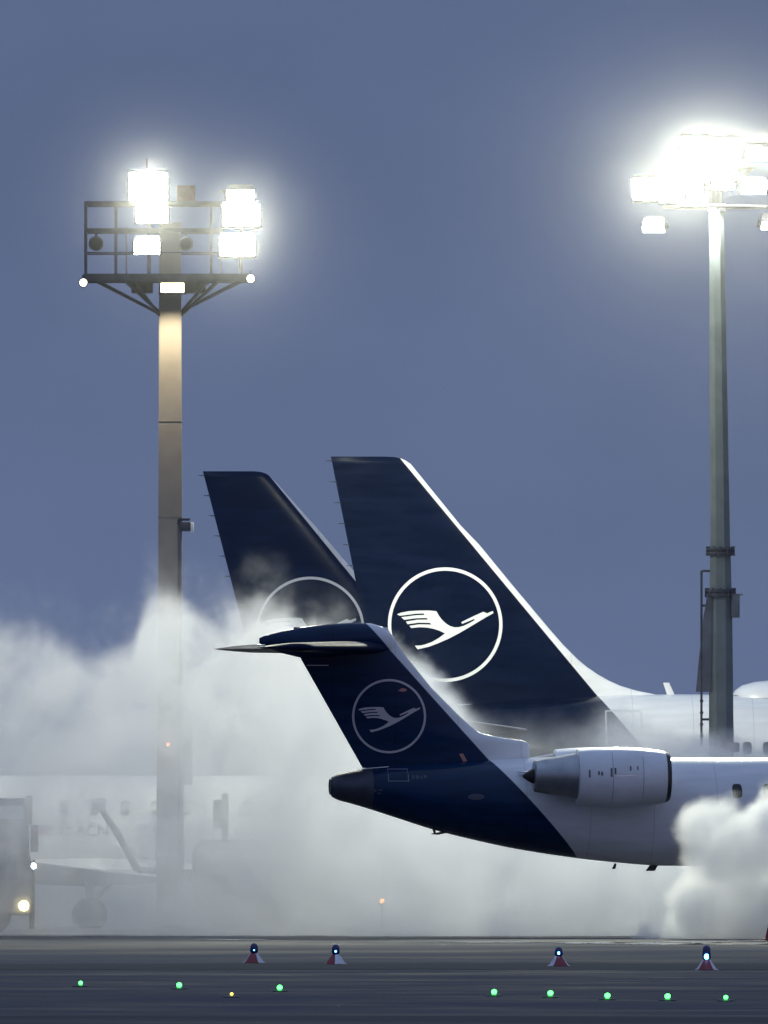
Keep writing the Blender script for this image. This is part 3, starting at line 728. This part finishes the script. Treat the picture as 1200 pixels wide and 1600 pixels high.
for py, r in ((861, .37), (926, .40)):
    bm = bmesh.new()
    for k in (-.05, .05): tube(bm, (mr(1125.6), 0, mrz(py) + k - .035), (mr(1125.6), 0, mrz(py) + k + .035), r, r, 24)
    for i in range(12):
        t = i * math.pi / 6; box(bm, (mr(1125.6) + (r - .03) * math.cos(t), (r - .03) * math.sin(t), mrz(py)), (.06, .06, .24))
    obj('flange', bm, M['frame'], mastR)
bm = bmesh.new()   # ladder with stand-offs
for yy in (-.2, .2): tube(bm, (mr(1096), yy, mrz(892)), (mr(1096), yy, mrz(1165)), .028, .028, 8)
zz = mrz(1165)
while zz < mrz(894): tube(bm, (mr(1096), -.2, zz), (mr(1096), .2, zz), .018, .018, 6); zz += .28
for py in (892, 946, 1124): tube(bm, (mr(1096), 0, mrz(py)), (mr(1112), 0, mrz(py)), .03, .03, 8)
zz = mrz(1150)
while zz < mrz(1080): tube(bm, (mr(1096), -.22, zz), (mr(1096), -.3, zz), .05, .05, 8); zz += .3
obj('ladder', bm, M['frame'], mastR)
bm = bmesh.new()   # tapered steel shroud beside the ladder
loft(bm, [[(mr(a), -.22, mrz(y)), (mr(1112), -.22, mrz(y)), (mr(1112), .22, mrz(y)), (mr(a), .22, mrz(y))] for a, y in ((1105, 928), (1099, 965), (1094, 1010), (1087, 1081))])
obj('ladder_shroud', bm, M['mastdark'], mastR)
bm = bmesh.new(); box(bm, (mr(1149), -.05, mrz(947)), (.22, .4, .6), bev=.02); box(bm, (mr(1151), -.05, mrz(929)), (.3, .44, .04)); box(bm, (mr(1146), -.26, mrz(938)), (.06, .03, .08)); obj('switch_cabinet', bm, M['mastdark'], mastR)
bm = bmesh.new(); box(bm, (mr(1135), -.1, mrz(1168)), (.66, .9, .25), bev=.03); obj('red_collar', bm, M['rust'], mastR)
# head: cross arms, ring and lamps
bm = bmesh.new()
for z in (mrz(323.5),):
    box(bm, (mr(1120), 0, z), (2.75, .08, .11)); box(bm, (mr(1120), 0, z), (.09, 2.6, .10))
n = 24; r_ = 1.36
for i in range(n):
    t0, t1 = 2 * math.pi * i / n, 2 * math.pi * (i + 1) / n
    for zz_, rr in ((mrz(323.5), r_), (mrz(262), .95)): tube(bm, (mr(1120) + rr * math.cos(t0), rr * math.sin(t0), zz_), (mr(1120) + rr * math.cos(t1), rr * math.sin(t1), zz_), .045, .045, 8)
for i in range(6):
    t = i * math.pi / 3 + .2; tube(bm, (mr(1120) + .18 * math.cos(t), .18 * math.sin(t), mrz(300)), (mr(1120) + .95 * math.cos(t), .95 * math.sin(t), mrz(262)), .035, .035, 8)
tube(bm, (mr(1119.5), 0, mrz(330)), (mr(1119.5), 0, mrz(262)), .15, .13, 12)
obj('head_frame', bm, M['mast'], mastR)
bm = bmesh.new(); tube(bm, (mr(1119.5), 0, mrz(330)), (mr(1119.5), 0, mrz(318)), .235, .235, 16); obj('head_collar', bm, M['white'], mastR)
for px, py, w_, h_, t, yy, ya in ((1010, 292, .72, .62, 22, -.7, -14), (1050, 297, .66, .58, 24, -.9, -8), (1085, 228, .78, .66, 22, -.8, -4), (1133, 230, .78, .66, 22, -.8, 4), (1184, 236, .70, .40, 30, -.6, 10),
                          (1078, 289, .66, .34, 36, -1.25, 0), (1129, 284, .62, .22, 52, -1.3, 0), (1176, 289, .70, .34, 36, -1.1, 6), (1022, 350, .60, .24, 52, -.9, -12), (1205, 345, .62, .28, 45, -.7, 12), (1226, 295, .7, .5, 25, -.6, 14)):
    floodlight(mastR, (mr(px), yy, mrz(py)), w_, h_, M['lamp'], tilt=t, yaw=ya)

WL = (0.98, 1.0, 0.80)
def beam(loc, aim, power, parent, col=WL, angle=150, rad=.35):
    return light('floodlight_beam', loc, power, col, parent, rad, 'SPOT', Vector(aim).to_track_quat('-Z', 'Y').to_euler(), angle)
for px, py in ((232, 288), (238, 331), (377, 325), (371, 380)): beam((ml(px), -1.45, mlz(py)), (0, -1, -.10), 7000, mastL, angle=56, rad=.25)
beam((ml(232), -1.5, mlz(300)), (.3, -.8, -.9), 1300, mastL, angle=110)
beam((ml(378), -1.2, mlz(340)), (.5, -.8, -.8), 2600, mastL, angle=110)
beam((ml(300), 1.6, mlz(320)), (.1, .8, -.85), 20000, mastL, angle=84)
beam((ml(330), 1.6, mlz(320)), (.50, .85, -.30), 6500, mastL, angle=74)
beam((ml(270), -1.5, mlz(452)), (0, .18, -1), 850, mastL, (1.0, .84, .58), 120, .1)
for px, py in ((1018, 293), (1056, 297), (1085, 228), (1133, 230), (1186, 240)): beam((mr(px), -1.6, mrz(py)), (0, -1, -.10), 4200, mastR, angle=56, rad=.25)
beam((mr(1110), -1.7, mrz(240)), (-.5, -.95, -.70), 17500, mastR, angle=96)
beam((mr(1190), -1.6, mrz(285)), (.035, -1, -.485), 18500, mastR, angle=30)
beam((mr(1120), 1.7, mrz(250)), (-.45, 1, .12), 13500, mastR, angle=112)
beam((mr(1106), -.55, mrz(322)), (.1, .25, -1), 1400, mastR, (.96, 1, .92), 120, .15)

# ------------------------------------------------------------------ taxiway lights
def edge_light(px, py, lamp, label, scale=1.0, hgt=.30, rot=0):
    d = CH * F / (py - HZ)
    root = empty('taxiway_edge_light', (X(px, d), d, .006), rot, label, 'taxiway light', 'blue taxiway edge lights')
    bm = bmesh.new()          # cone base of alternating white and red sectors
    n = 24
    prof = [(0, .235), (.012, .235), (.02, .20), (.19, .085), (.20, .07)]
    vs = [[bm.verts.new((r * math.cos(2 * math.pi * i / n), r * math.sin(2 * math.pi * i / n), h)) for i in range(n)] for h, r in prof]
    for a, b_ in zip(vs, vs[1:]):
        for i in range(n):
            f = bm.faces.new((a[i], a[(i + 1) % n], b_[(i + 1) % n], b_[i])); f.material_index = (i // 6) % 2
    bm.faces.new(vs[0][::-1]); bm.faces.new(vs[-1])
    obj('cone_base', bm, [M['red'], M['whiteplastic']], root)
    bm = bmesh.new(); lathe(bm, [(.195, .05), (.23, .08), (.25, .085), (hgt + .02, .08), (hgt + .07, .055), (hgt + .09, .02)], 'Z', 20); dm = obj('lens_dome', bm, M['blueplastic'], root)
    if lamp:
        bm = bmesh.new(); lathe(bm, [(-.02, .008), (-.012, lamp), (.012, lamp), (.02, .008)], 'X', 14)
        bmesh.ops.rotate(bm, verts=bm.verts, cent=(0, 0, 0), matrix=Matrix.Rotation(R(90), 3, 'Z'))
        bmesh.ops.translate(bm, verts=bm.verts, vec=Vector((math.sin(-rot) * .088, -math.cos(rot) * .088, .265)))
        obj('lit_bulb', bm, M['blue'] if lamp > .03 else M['blue'], dm)
    return root
edge_light(397, 1505, .012, 'taxiway edge light leftmost of the four, its blue dome almost dark', rot=R(25), hgt=.32)
edge_light(524.5, 1507, .022, 'taxiway edge light with a tiny blue spark, below the jet tail cone', rot=R(-5), hgt=.32)
edge_light(873, 1510, .03, 'taxiway edge light with small pale blue glow, right of centre', rot=R(60), hgt=.30)
edge_light(1104, 1516, .055, 'brightest blue taxiway edge light, farthest right of the four', rot=R(40), hgt=.40)

def inset_light(px, py, m, label, r=.055, cat='taxiway light', group='green taxiway centre lights'):
    d = CH * F / (py - HZ)
    root = empty('inset_taxiway_light', (X(px, d), d, .006), 0, label, cat, group)
    bm = bmesh.new(); lathe(bm, [(0, .15), (.012, .15), (.03, .10), (.035, .06)], 'Z', 20); obj('steel_housing', bm, M['darkmetal'], root)
    bm = bmesh.new(); bmesh.ops.create_icosphere(bm, subdivisions=2, radius=r, matrix=Matrix.Translation((0, -.06, .035 + r * .8)) @ Matrix.Diagonal((1, .6, .9, 1))); obj('lit_lens', bm, m, root)
    return root
for k, (px, py, nm) in enumerate(((126, 1542, 'leftmost green taxiway light on the dark asphalt'), (280, 1546, 'second green taxiway light from the left edge'), (437, 1550, 'green taxiway light right of the tiny yellow one'),
        (772, 1557, 'green taxiway light fifth from the right edge'), (860, 1559, 'green taxiway light below the second blue light from the right'), (949, 1563, 'green taxiway light third from the right edge'),
        (1043, 1564, 'green taxiway light second from the right edge'), (1134, 1565, 'rightmost green taxiway light on the dark asphalt'))):
    inset_light(px, py, M['green'], nm, r=.040 if k in (0, 7) else .050)
inset_light(362, 1559, M['yellow'], 'tiny yellow taxiway light between two green ones', r=.03, group='yellow taxiway lights')

# ------------------------------------------------------------------ traffic cone
dC = 784.0
cone = empty('traffic_cone', (X(1206, dC), dC, 0), .2, 'red traffic cone with a white band at the right edge of the apron', 'traffic cone')
bm = bmesh.new(); box(bm, (0, 0, .02), (.42, .42, .04), bev=.012); obj('base_plate', bm, M['red'], cone)
bm = bmesh.new(); lathe(bm, [(.04, .165), (.30, .115)], 'Z', 28); lathe(bm, [(.44, .088), (.62, .055), (.74, .032), (.75, .024)], 'Z', 28); obj('cone_body', bm, M['red'], cone)
bm = bmesh.new(); lathe(bm, [(.30, .117), (.44, .090)], 'Z', 28); obj('reflective_band', bm, M['whiteplastic'], cone)

# ------------------------------------------------------------------ de-icing trucks and the amber light in the steam
def truck(label, d, pxc, flip, boom, basket, mastpole=None, head=None):
    root = empty('deicing_truck', (X(pxc, d), d, 0), 0, label, 'truck', 'de-icing trucks in the steam')
    f = flip
    bm = bmesh.new(); box(bm, (0, 0, .72), (7.0, 1.0, .28), bev=.03)
    for xx in (-2.6, 0.2, 2.4): box(bm, (xx, 0, .62), (.2, 2.2, .12))
    obj('chassis', bm, M['darkmetal'], root)
    bm = bmesh.new()           # cab with raked windscreen
    prof = [(2.1, .5), (3.75, .5), (3.8, 1.25), (3.55, 2.35), (2.1, 2.4)]
    loft(bm, [[(f * x, -1.15, z) for x, z in prof], [(f * x, 1.15, z) for x, z in prof]])
    bmesh.ops.bevel(bm, geom=list(bm.edges), offset=.06, segments=2, affect='EDGES'); cab = obj('cab', bm, M['truck'], root)
    bm = bmesh.new(); loft(bm, [[(f * x, -1.158, z) for x, z in ((2.4, 1.4), (3.4, 1.4), (3.3, 2.15), (2.4, 2.15))], [(f * x, -1.145, z) for x, z in ((2.4, 1.4), (3.4, 1.4), (3.3, 2.15), (2.4, 2.15))]]); obj('side_window', bm, M['glass'], cab)
    bm = bmesh.new(); loft(bm, [[(f * x, -1.0, z) for x, z in ((3.80, 1.35), (3.60, 2.25))] + [(f * x, 1.0, z) for x, z in ((3.60, 2.25), (3.80, 1.35))], [(f * (x + .02), -1.0, z) for x, z in ((3.80, 1.35), (3.60, 2.25))] + [(f * (x + .02), 1.0, z) for x, z in ((3.60, 2.25), (3.80, 1.35))]]); obj('windscreen', bm, M['glass'], cab)
    bm = bmesh.new()           # fluid tank
    lathe(bm, [(-3.3, .5), (-3.2, .75), (-3.0, .85), (1.4, .85), (1.6, .75), (1.7, .5)], 'X', 28, (0, 0, 1.55)); 
    if f < 0: bmesh.ops.rotate(bm, verts=bm.verts, cent=(0, 0, 0), matrix=Matrix.Rotation(math.pi, 3, 'Z'))
    obj('tank', bm, M['truck'], root)
    for xx in (-2.4, -1.2, 2.7):
        for s_ in (-1, 1):
            b2 = bmesh.new(); lathe(b2, [(-.15, .3), (-.15, .46), (-.1, .5), (.1, .5), (.15, .46), (.15, .3)], 'X', 26)
            bmesh.ops.rotate(b2, verts=b2.verts, cent=(0, 0, 0), matrix=Matrix.Rotation(R(90), 3, 'Z')); bmesh.ops.translate(b2, verts=b2.verts, vec=(f * xx, s_ * .98, .5)); obj('wheel', b2, M['rubber'], root)
    bm = bmesh.new()
    for a, b_ in zip(boom, boom[1:]): tube(bm, a, b_, .10, .08, 8)
    tube(bm, (boom[0][0], boom[0][1], .85), boom[0], .24, .2, 14); obj('boom', bm, M['truck'], root)
    if basket:
        c, sz = basket; bm = bmesh.new(); box(bm, c, sz, bev=.06); bk = obj('operator_cabin', bm, M['truck'], root)
        bm = bmesh.new(); box(bm, (c[0], c[1] - sz[1] / 2 - .004, c[2] + sz[2] * .24), (sz[0] * .8, .02, sz[2] * .24)); obj('cabin_window', bm, M['white'], bk)
    if mastpole:
        bm = bmesh.new()
        for c, sz in mastpole: box(bm, c, sz, bev=.02)
        obj('spray_mast', bm, M['darkmetal'], root)
    if head:
        for hx, hz, r in head:
            bm = bmesh.new(); bmesh.ops.create_icosphere(bm, subdivisions=2, radius=r, matrix=Matrix.Translation((hx, -1.25, hz))); obj('headlight', bm, M['head'], root)
    return root
dA = 817.0
kA = lambda px: X(px, dA) - X(-180, dA)
tA = truck('de-icing truck at the left edge with raised cabin and bright yellow lamp', dA, -180, 1, [(kA(-90), .3, 1.7), (kA(-30), .2, 2.2)],
      ((kA(4), -.2, Z(1290, dA)), (1.35, 1.3, 1.4)), [((kA(46), -.2, Z(1265, dA)), (.16, .5, .75)), ((kA(50), -.3, Z(1405, dA)), (.14, .14, 1.5)), ((kA(54), -.2, Z(1310, dA)), (.2, .4, .7))], [(kA(38), Z(1415, dA), .13)])
bm = bmesh.new(); bmesh.ops.create_icosphere(bm, subdivisions=2, radius=.07, matrix=Matrix.Translation((kA(53), -.9, Z(1353, dA)))); obj('work_lamp', bm, M['lamp'], tA)
bm = bmesh.new(); tube(bm, (kA(53), -.83, Z(1353, dA)), (kA(53), -.2, Z(1345, dA)), .03, .03, 8); obj('lamp_arm', bm, M['darkmetal'], tA)
dB = 833.0
kB = lambda px: X(px, dB) - X(500, dB)
truck('second de-icing truck in the steam with its spray boom raised to the left', dB, 500, 1, [(kB(270), .3, 1.6), (kB(215), 0, Z(1360, dB)), (kB(185), -.1, Z(1305, dB)), (kB(157), -.2, Z(1262, dB))],
      ((kB(155), -.25, Z(1258, dB)), (.34, .4, .36)), [((kB(345), -.3, Z(1272, dB)), (.40, .4, .75)), ((kB(352), -.3, Z(1330, dB)), (.16, .16, 3.0))])
dBc = 813.0
bc = empty('beacon_light', (X(597, dBc), dBc, 0), 0, 'amber warning light on a short stand under the navy tail', 'warning light')
bm = bmesh.new(); lathe(bm, [(0, .22), (.04, .22), (.06, .05), (.78, .04), (.8, .09), (.82, .09)], 'Z', 20); obj('stand', bm, M['darkmetal'], bc)
bm = bmesh.new(); lathe(bm, [(.82, .05), (.90, .05), (.93, .02)], 'Z', 20); obj('amber_lens', bm, M['amber'], bc)

# ------------------------------------------------------------------ steam
def vol_mat(name, density, aniso=0.3, col=(0.97, 0.975, 0.98)):
    m = bpy.data.materials.new(name); m.use_nodes = True
    n = m.node_tree; n.nodes.clear()
    o = n.nodes.new('ShaderNodeOutputMaterial'); v = n.nodes.new('ShaderNodeVolumePrincipled')
    v.inputs['Color'].default_value = (*col, 1); v.inputs['Density'].default_value = density
    v.inputs['Anisotropy'].default_value = aniso
    n.links.new(v.outputs[0], o.inputs['Volume'])
    return m

class FieldTree:
    """A tiny expression builder for geometry-node fields."""
    def __init__(s, name):
        s.g = bpy.data.node_groups.new(name, 'GeometryNodeTree')
        s.g.interface.new_socket('Geometry', in_out='OUTPUT', socket_type='NodeSocketGeometry')
        s.out = s.g.nodes.new('NodeGroupOutput')
        p = s.g.nodes.new('GeometryNodeInputPosition'); s.pos = p.outputs[0]
        q = s.g.nodes.new('ShaderNodeSeparateXYZ'); s.g.links.new(s.pos, q.inputs[0]); s.x, s.y, s.z = q.outputs
    def m(s, op, *a):
        n = s.g.nodes.new('ShaderNodeMath'); n.operation = op
        for i, v in enumerate(a):
            if isinstance(v, (int, float)): n.inputs[i].default_value = v
            else: s.g.links.new(v, n.inputs[i])
        return n.outputs[0]
    def add(s, a, b): return s.m('ADD', a, b)
    def sub(s, a, b): return s.m('SUBTRACT', a, b)
    def mul(s, a, b): return s.m('MULTIPLY', a, b)
    def step(s, v, a, b, o0=0.0, o1=1.0):
        n = s.g.nodes.new('ShaderNodeMapRange'); n.interpolation_type = 'SMOOTHSTEP'
        s.g.links.new(v, n.inputs[0])
        for i, q in enumerate((a, b, o0, o1)): n.inputs[1 + i].default_value = q
        return n.outputs[0]
    def noise(s, scale, detail=4, off=(0, 0, 0), rough=.55, dist=0.0, stretch=(1, 1, 1)):
        v = s.g.nodes.new('ShaderNodeVectorMath'); v.operation = 'MULTIPLY_ADD'
        s.g.links.new(s.pos, v.inputs[0]); v.inputs[1].default_value = stretch; v.inputs[2].default_value = off
        n = s.g.nodes.new('ShaderNodeTexNoise'); n.inputs['Scale'].default_value = scale; n.inputs['Detail'].default_value = detail
        n.inputs['Roughness'].default_value = rough; n.inputs['Distortion'].default_value = dist
        s.g.links.new(v.outputs[0], n.inputs['Vector'])
        return s.sub(n.outputs[0], .5)
    def curve(s, v, pts):
        """piecewise smooth table: v -> value"""
        xs = [p[0] for p in pts]; ys = [p[1] for p in pts]; x0, x1, y0, y1 = xs[0], xs[-1], min(ys), max(ys)
        if y1 - y0 < 1e-6: y1 = y0 + 1e-6
        n = s.g.nodes.new('ShaderNodeFloatCurve'); c = n.mapping.curves[0]
        while len(c.points) < len(pts): c.points.new(.5, .5)
        for p, (a, b) in zip(c.points, pts): p.location = ((a - x0) / (x1 - x0), (b - y0) / (y1 - y0)); p.handle_type = 'AUTO_CLAMPED'
        n.mapping.update()
        u = s.m('DIVIDE', s.sub(v, x0), x1 - x0)
        s.g.links.new(u, n.inputs[1])
        return s.add(s.mul(n.outputs[0], y1 - y0), y0)
    def finish(s, dens, lo, hi, res, material):
        vc = s.g.nodes.new('GeometryNodeVolumeCube'); s.g.links.new(dens, vc.inputs['Density'])
        vc.inputs['Min'].default_value = lo; vc.inputs['Max'].default_value = hi
        for k, r in zip(('Resolution X', 'Resolution Y', 'Resolution Z'), res): vc.inputs[k].default_value = r
        sm = s.g.nodes.new('GeometryNodeSetMaterial'); sm.inputs['Material'].default_value = material
        s.g.links.new(vc.outputs[0], sm.inputs[0]); s.g.links.new(sm.outputs[0], s.out.inputs[0])

def steam(name, tree, material, label=None):
    me = bpy.data.meshes.new(name); me.materials.append(material)
    o = bpy.data.objects.new(name, me); COL.objects.link(o)
    md = o.modifiers.new('steam', 'NODES'); md.node_group = tree.g
    o['kind'] = 'stuff'
    if label: o['label'] = label
    return o

def bank():
    """The billowing curtain of steam behind the nearest jet."""
    t = FieldTree('steam_bank_field')
    d = 812
    H = t.curve(t.x, [(X(a, d), Z(b, d)) for a, b in ((-260, 950), (-40, 960), (0, 985), (60, 990), (110, 1015), (150, 1045), (195, 1040), (225, 975), (260, 950), (300, 965), (345, 985), (375, 975), (405, 960), (440, 975), (475, 1000), (520, 1010), (560, 1040), (590, 1150), (640, 1235), (720, 1245), (900, 1290), (1060, 1300), (1500, 1300))])
    big = t.noise(.20, 2, (3, 0, 1)); mid = t.noise(.42, 8, (0, 2, 7), rough=.62, dist=.9); fine = t.noise(1.3, 6, (6, 1, 2), rough=.6, dist=.6)
    h = t.sub(t.add(t.add(t.add(H, .3), t.mul(big, 1.0)), t.add(t.mul(mid, 3.4), t.mul(fine, .9))), t.z)
    top = t.m('MAXIMUM', t.step(h, 0.0, 1.1), t.mul(t.step(t.add(h, 1.3), 0.0, 1.6), t.m('MAXIMUM', t.mul(t.add(fine, -.02), 1.2), 0.0)))
    fr = t.step(t.add(t.sub(t.y, 806.5), t.mul(mid, 5.0)), 0, 1.2)
    bk = t.step(t.add(t.sub(824, t.y), t.mul(mid, 4.0)), 0, 3)
    thick = t.curve(t.x, [(X(a, 812), v) for a, v in ((-260, .85), (0, .85), (60, .82), (120, .82), (200, 1.0), (300, 1.0), (380, 1.15), (460, 1.4), (560, 1.8), (700, 2.2), (900, 2.2), (1500, 2.2))])
    body = t.m('MAXIMUM', t.add(.30, t.add(t.mul(mid, 5.6), t.add(t.mul(fine, 3.4), t.mul(big, 1.2)))), 0.025)
    # the steam is thinner low on the left, where the parked jet shows through
    side = t.step(t.x, X(400, d), X(560, d)); low = t.step(t.add(t.z, t.mul(mid, 2.5)), 3.4, 4.6)
    clear = t.add(.95, t.mul(.05, t.m('MAXIMUM', side, low)))
    dens = t.mul(t.mul(t.mul(top, fr), t.mul(t.mul(bk, thick), body)), clear)
    m = vol_mat('steam_bank_vapour', .38, .4, (.99, .992, .993))
    t.finish(dens, (X(-230, 812), 803.5, .02), (X(1480, 812), 827, 10.2), (340, 110, 140), m)
    return steam('steam_bank', t, m, 'wide bank of pale billowing steam drifting low behind the nearest jet')
def backdrop_steam():
    """Older steam spread out behind the parked jet and the masts."""
    t = FieldTree('spent_steam_field')
    d = 850
    H = t.curve(t.x, [(X(a, d), Z(b, d)) for a, b in ((-300, 1120), (0, 1120), (150, 1130), (300, 1090), (420, 1060), (520, 1060), (600, 1150), (700, 1260), (1500, 1300))])
    big = t.noise(.16, 2, (1, 0, 5)); mid = t.noise(.4, 6, (2, 2, 3), rough=.6, dist=.7)
    h = t.sub(t.add(t.add(H, t.mul(big, 1.5)), t.mul(mid, 3.0)), t.z)
    dens = t.mul(t.mul(t.step(h, -.3, 1.8), t.mul(t.step(t.sub(t.y, 841.5), 0, 3), t.step(t.sub(872, t.y), 0, 4))), t.m('MAXIMUM', t.add(.6, t.mul(mid, 3.0)), .05))
    m = vol_mat('spent_steam_vapour', .16, .3)
    t.finish(dens, (X(-300, d), 841, .02), (X(1450, d), 873, 8.6), (200, 60, 80), m)
    return steam('spent_steam', t, m, 'thin spent steam spread out behind the parked aircraft')
def wisps():
    """Thin steam curling in front of the rear fuselage of the bright jet."""
    t = FieldTree('steam_wisps_field')
    d = 828
    H = t.curve(t.x, [(X(a, d), Z(b, d)) for a, b in ((540, 1010), (600, 1020), (650, 1035), (690, 1065), (720, 1095), (760, 1120), (830, 1118), (900, 1125), (950, 1100), (1000, 1130), (1060, 1150), (1120, 1155), (1200, 1165), (1400, 1170))])
    big = t.noise(.5, 2, (9, 0, 4)); mid = t.noise(1.0, 7, (5, 2, 1), rough=.6, dist=.8)
    h = t.sub(t.add(t.add(H, t.mul(big, 1.3)), t.mul(mid, 1.6)), t.z)
    top = t.step(h, -.2, 1.0)
    thick = t.curve(t.x, [(X(a, d), v) for a, v in ((540, 1.0), (640, 1.4), (690, 1.2), (735, .3), (780, .07), (850, .06), (920, .15), (960, .35), (1020, .5), (1120, .7), (1200, .5), (1400, .5))])
    dn = t.mul(t.step(t.sub(t.y, 822), 0, 2), t.step(t.sub(834, t.y), 0, 2))
    body = t.m('MAXIMUM', t.add(.38, t.add(t.mul(mid, 4.2), t.mul(big, 2.2))), 0.0)
    m = vol_mat('steam_wisp_vapour', 1.3, .4)
    t.finish(t.mul(t.mul(top, dn), t.mul(thick, body)), (X(540, d), 822, 3.2), (X(1400, d), 834, 8.2), (220, 45, 110), m)
    return steam('steam_wisps', t, m, 'thin wisps of steam curling up before the bright fuselage')
def puff():
    """The dense billow in front of the nearest jet at the right."""
    t = FieldTree('steam_billow_field'); d = 792
    sd = None
    for px, py, r, yy in ((1092, 1294, 42, 0), (1080, 1276, 27, -1), (1112, 1280, 36, -.6), (1135, 1264, 27, 0), (1146, 1248, 13, .2), (1196, 1282, 42, -.5), (1205, 1245, 28, .8), (1240, 1300, 75, .5), (1160, 1332, 72, 0), (1112, 1345, 50, -.5), (1105, 1420, 70, 0), (1175, 1430, 80, 0), (1270, 1400, 100, .5), (1060, 1460, 40, .6), (1020, 1480, 40, .8)):
        c = P(px, py, d); v = t.g.nodes.new('ShaderNodeVectorMath'); v.operation = 'DISTANCE'
        t.g.links.new(t.pos, v.inputs[0]); v.inputs[1].default_value = (c.x, d + yy, c.z)
        q = t.sub(v.outputs['Value'], r / (F / d))
        sd = q if sd is None else t.m('SMOOTH_MIN', sd, q, .25)
    n1 = t.noise(1.3, 4, (1, 0, 2), dist=.5); n2 = t.noise(3.6, 5, (4, 0, 2), rough=.6, dist=.4)
    e = t.add(sd, t.add(t.mul(n1, .66), t.mul(n2, .52)))
    dens = t.mul(t.step(t.mul(e, -1.0), -.03, .32), t.m('MAXIMUM', t.add(.85, t.add(t.mul(n1, 1.2), t.mul(n2, .8))), .1))
    m = vol_mat('steam_billow_vapour', 2.6, .5, (.995, .996, .996))
    t.finish(dens, (X(960, d), d - 2.6, .02), (X(1380, d), d + 2.8, 4.4), (210, 80, 140), m)
    return steam('steam_billow', t, m, 'dense billow of white steam in front of the nearest jet')
bank(); backdrop_steam(); wisps(); puff()

# thin scattering volume added so that the floodlights get halos
bm = bmesh.new(); box(bm, (0, 846, 20.2), (110, 74, 40)); o = obj('halo_mist', bm, vol_mat('halo_vapour', .0005, .9), smooth=0); o['kind'] = 'stuff'; o['label'] = 'thin volume added to make halos round the floodlights over the apron'
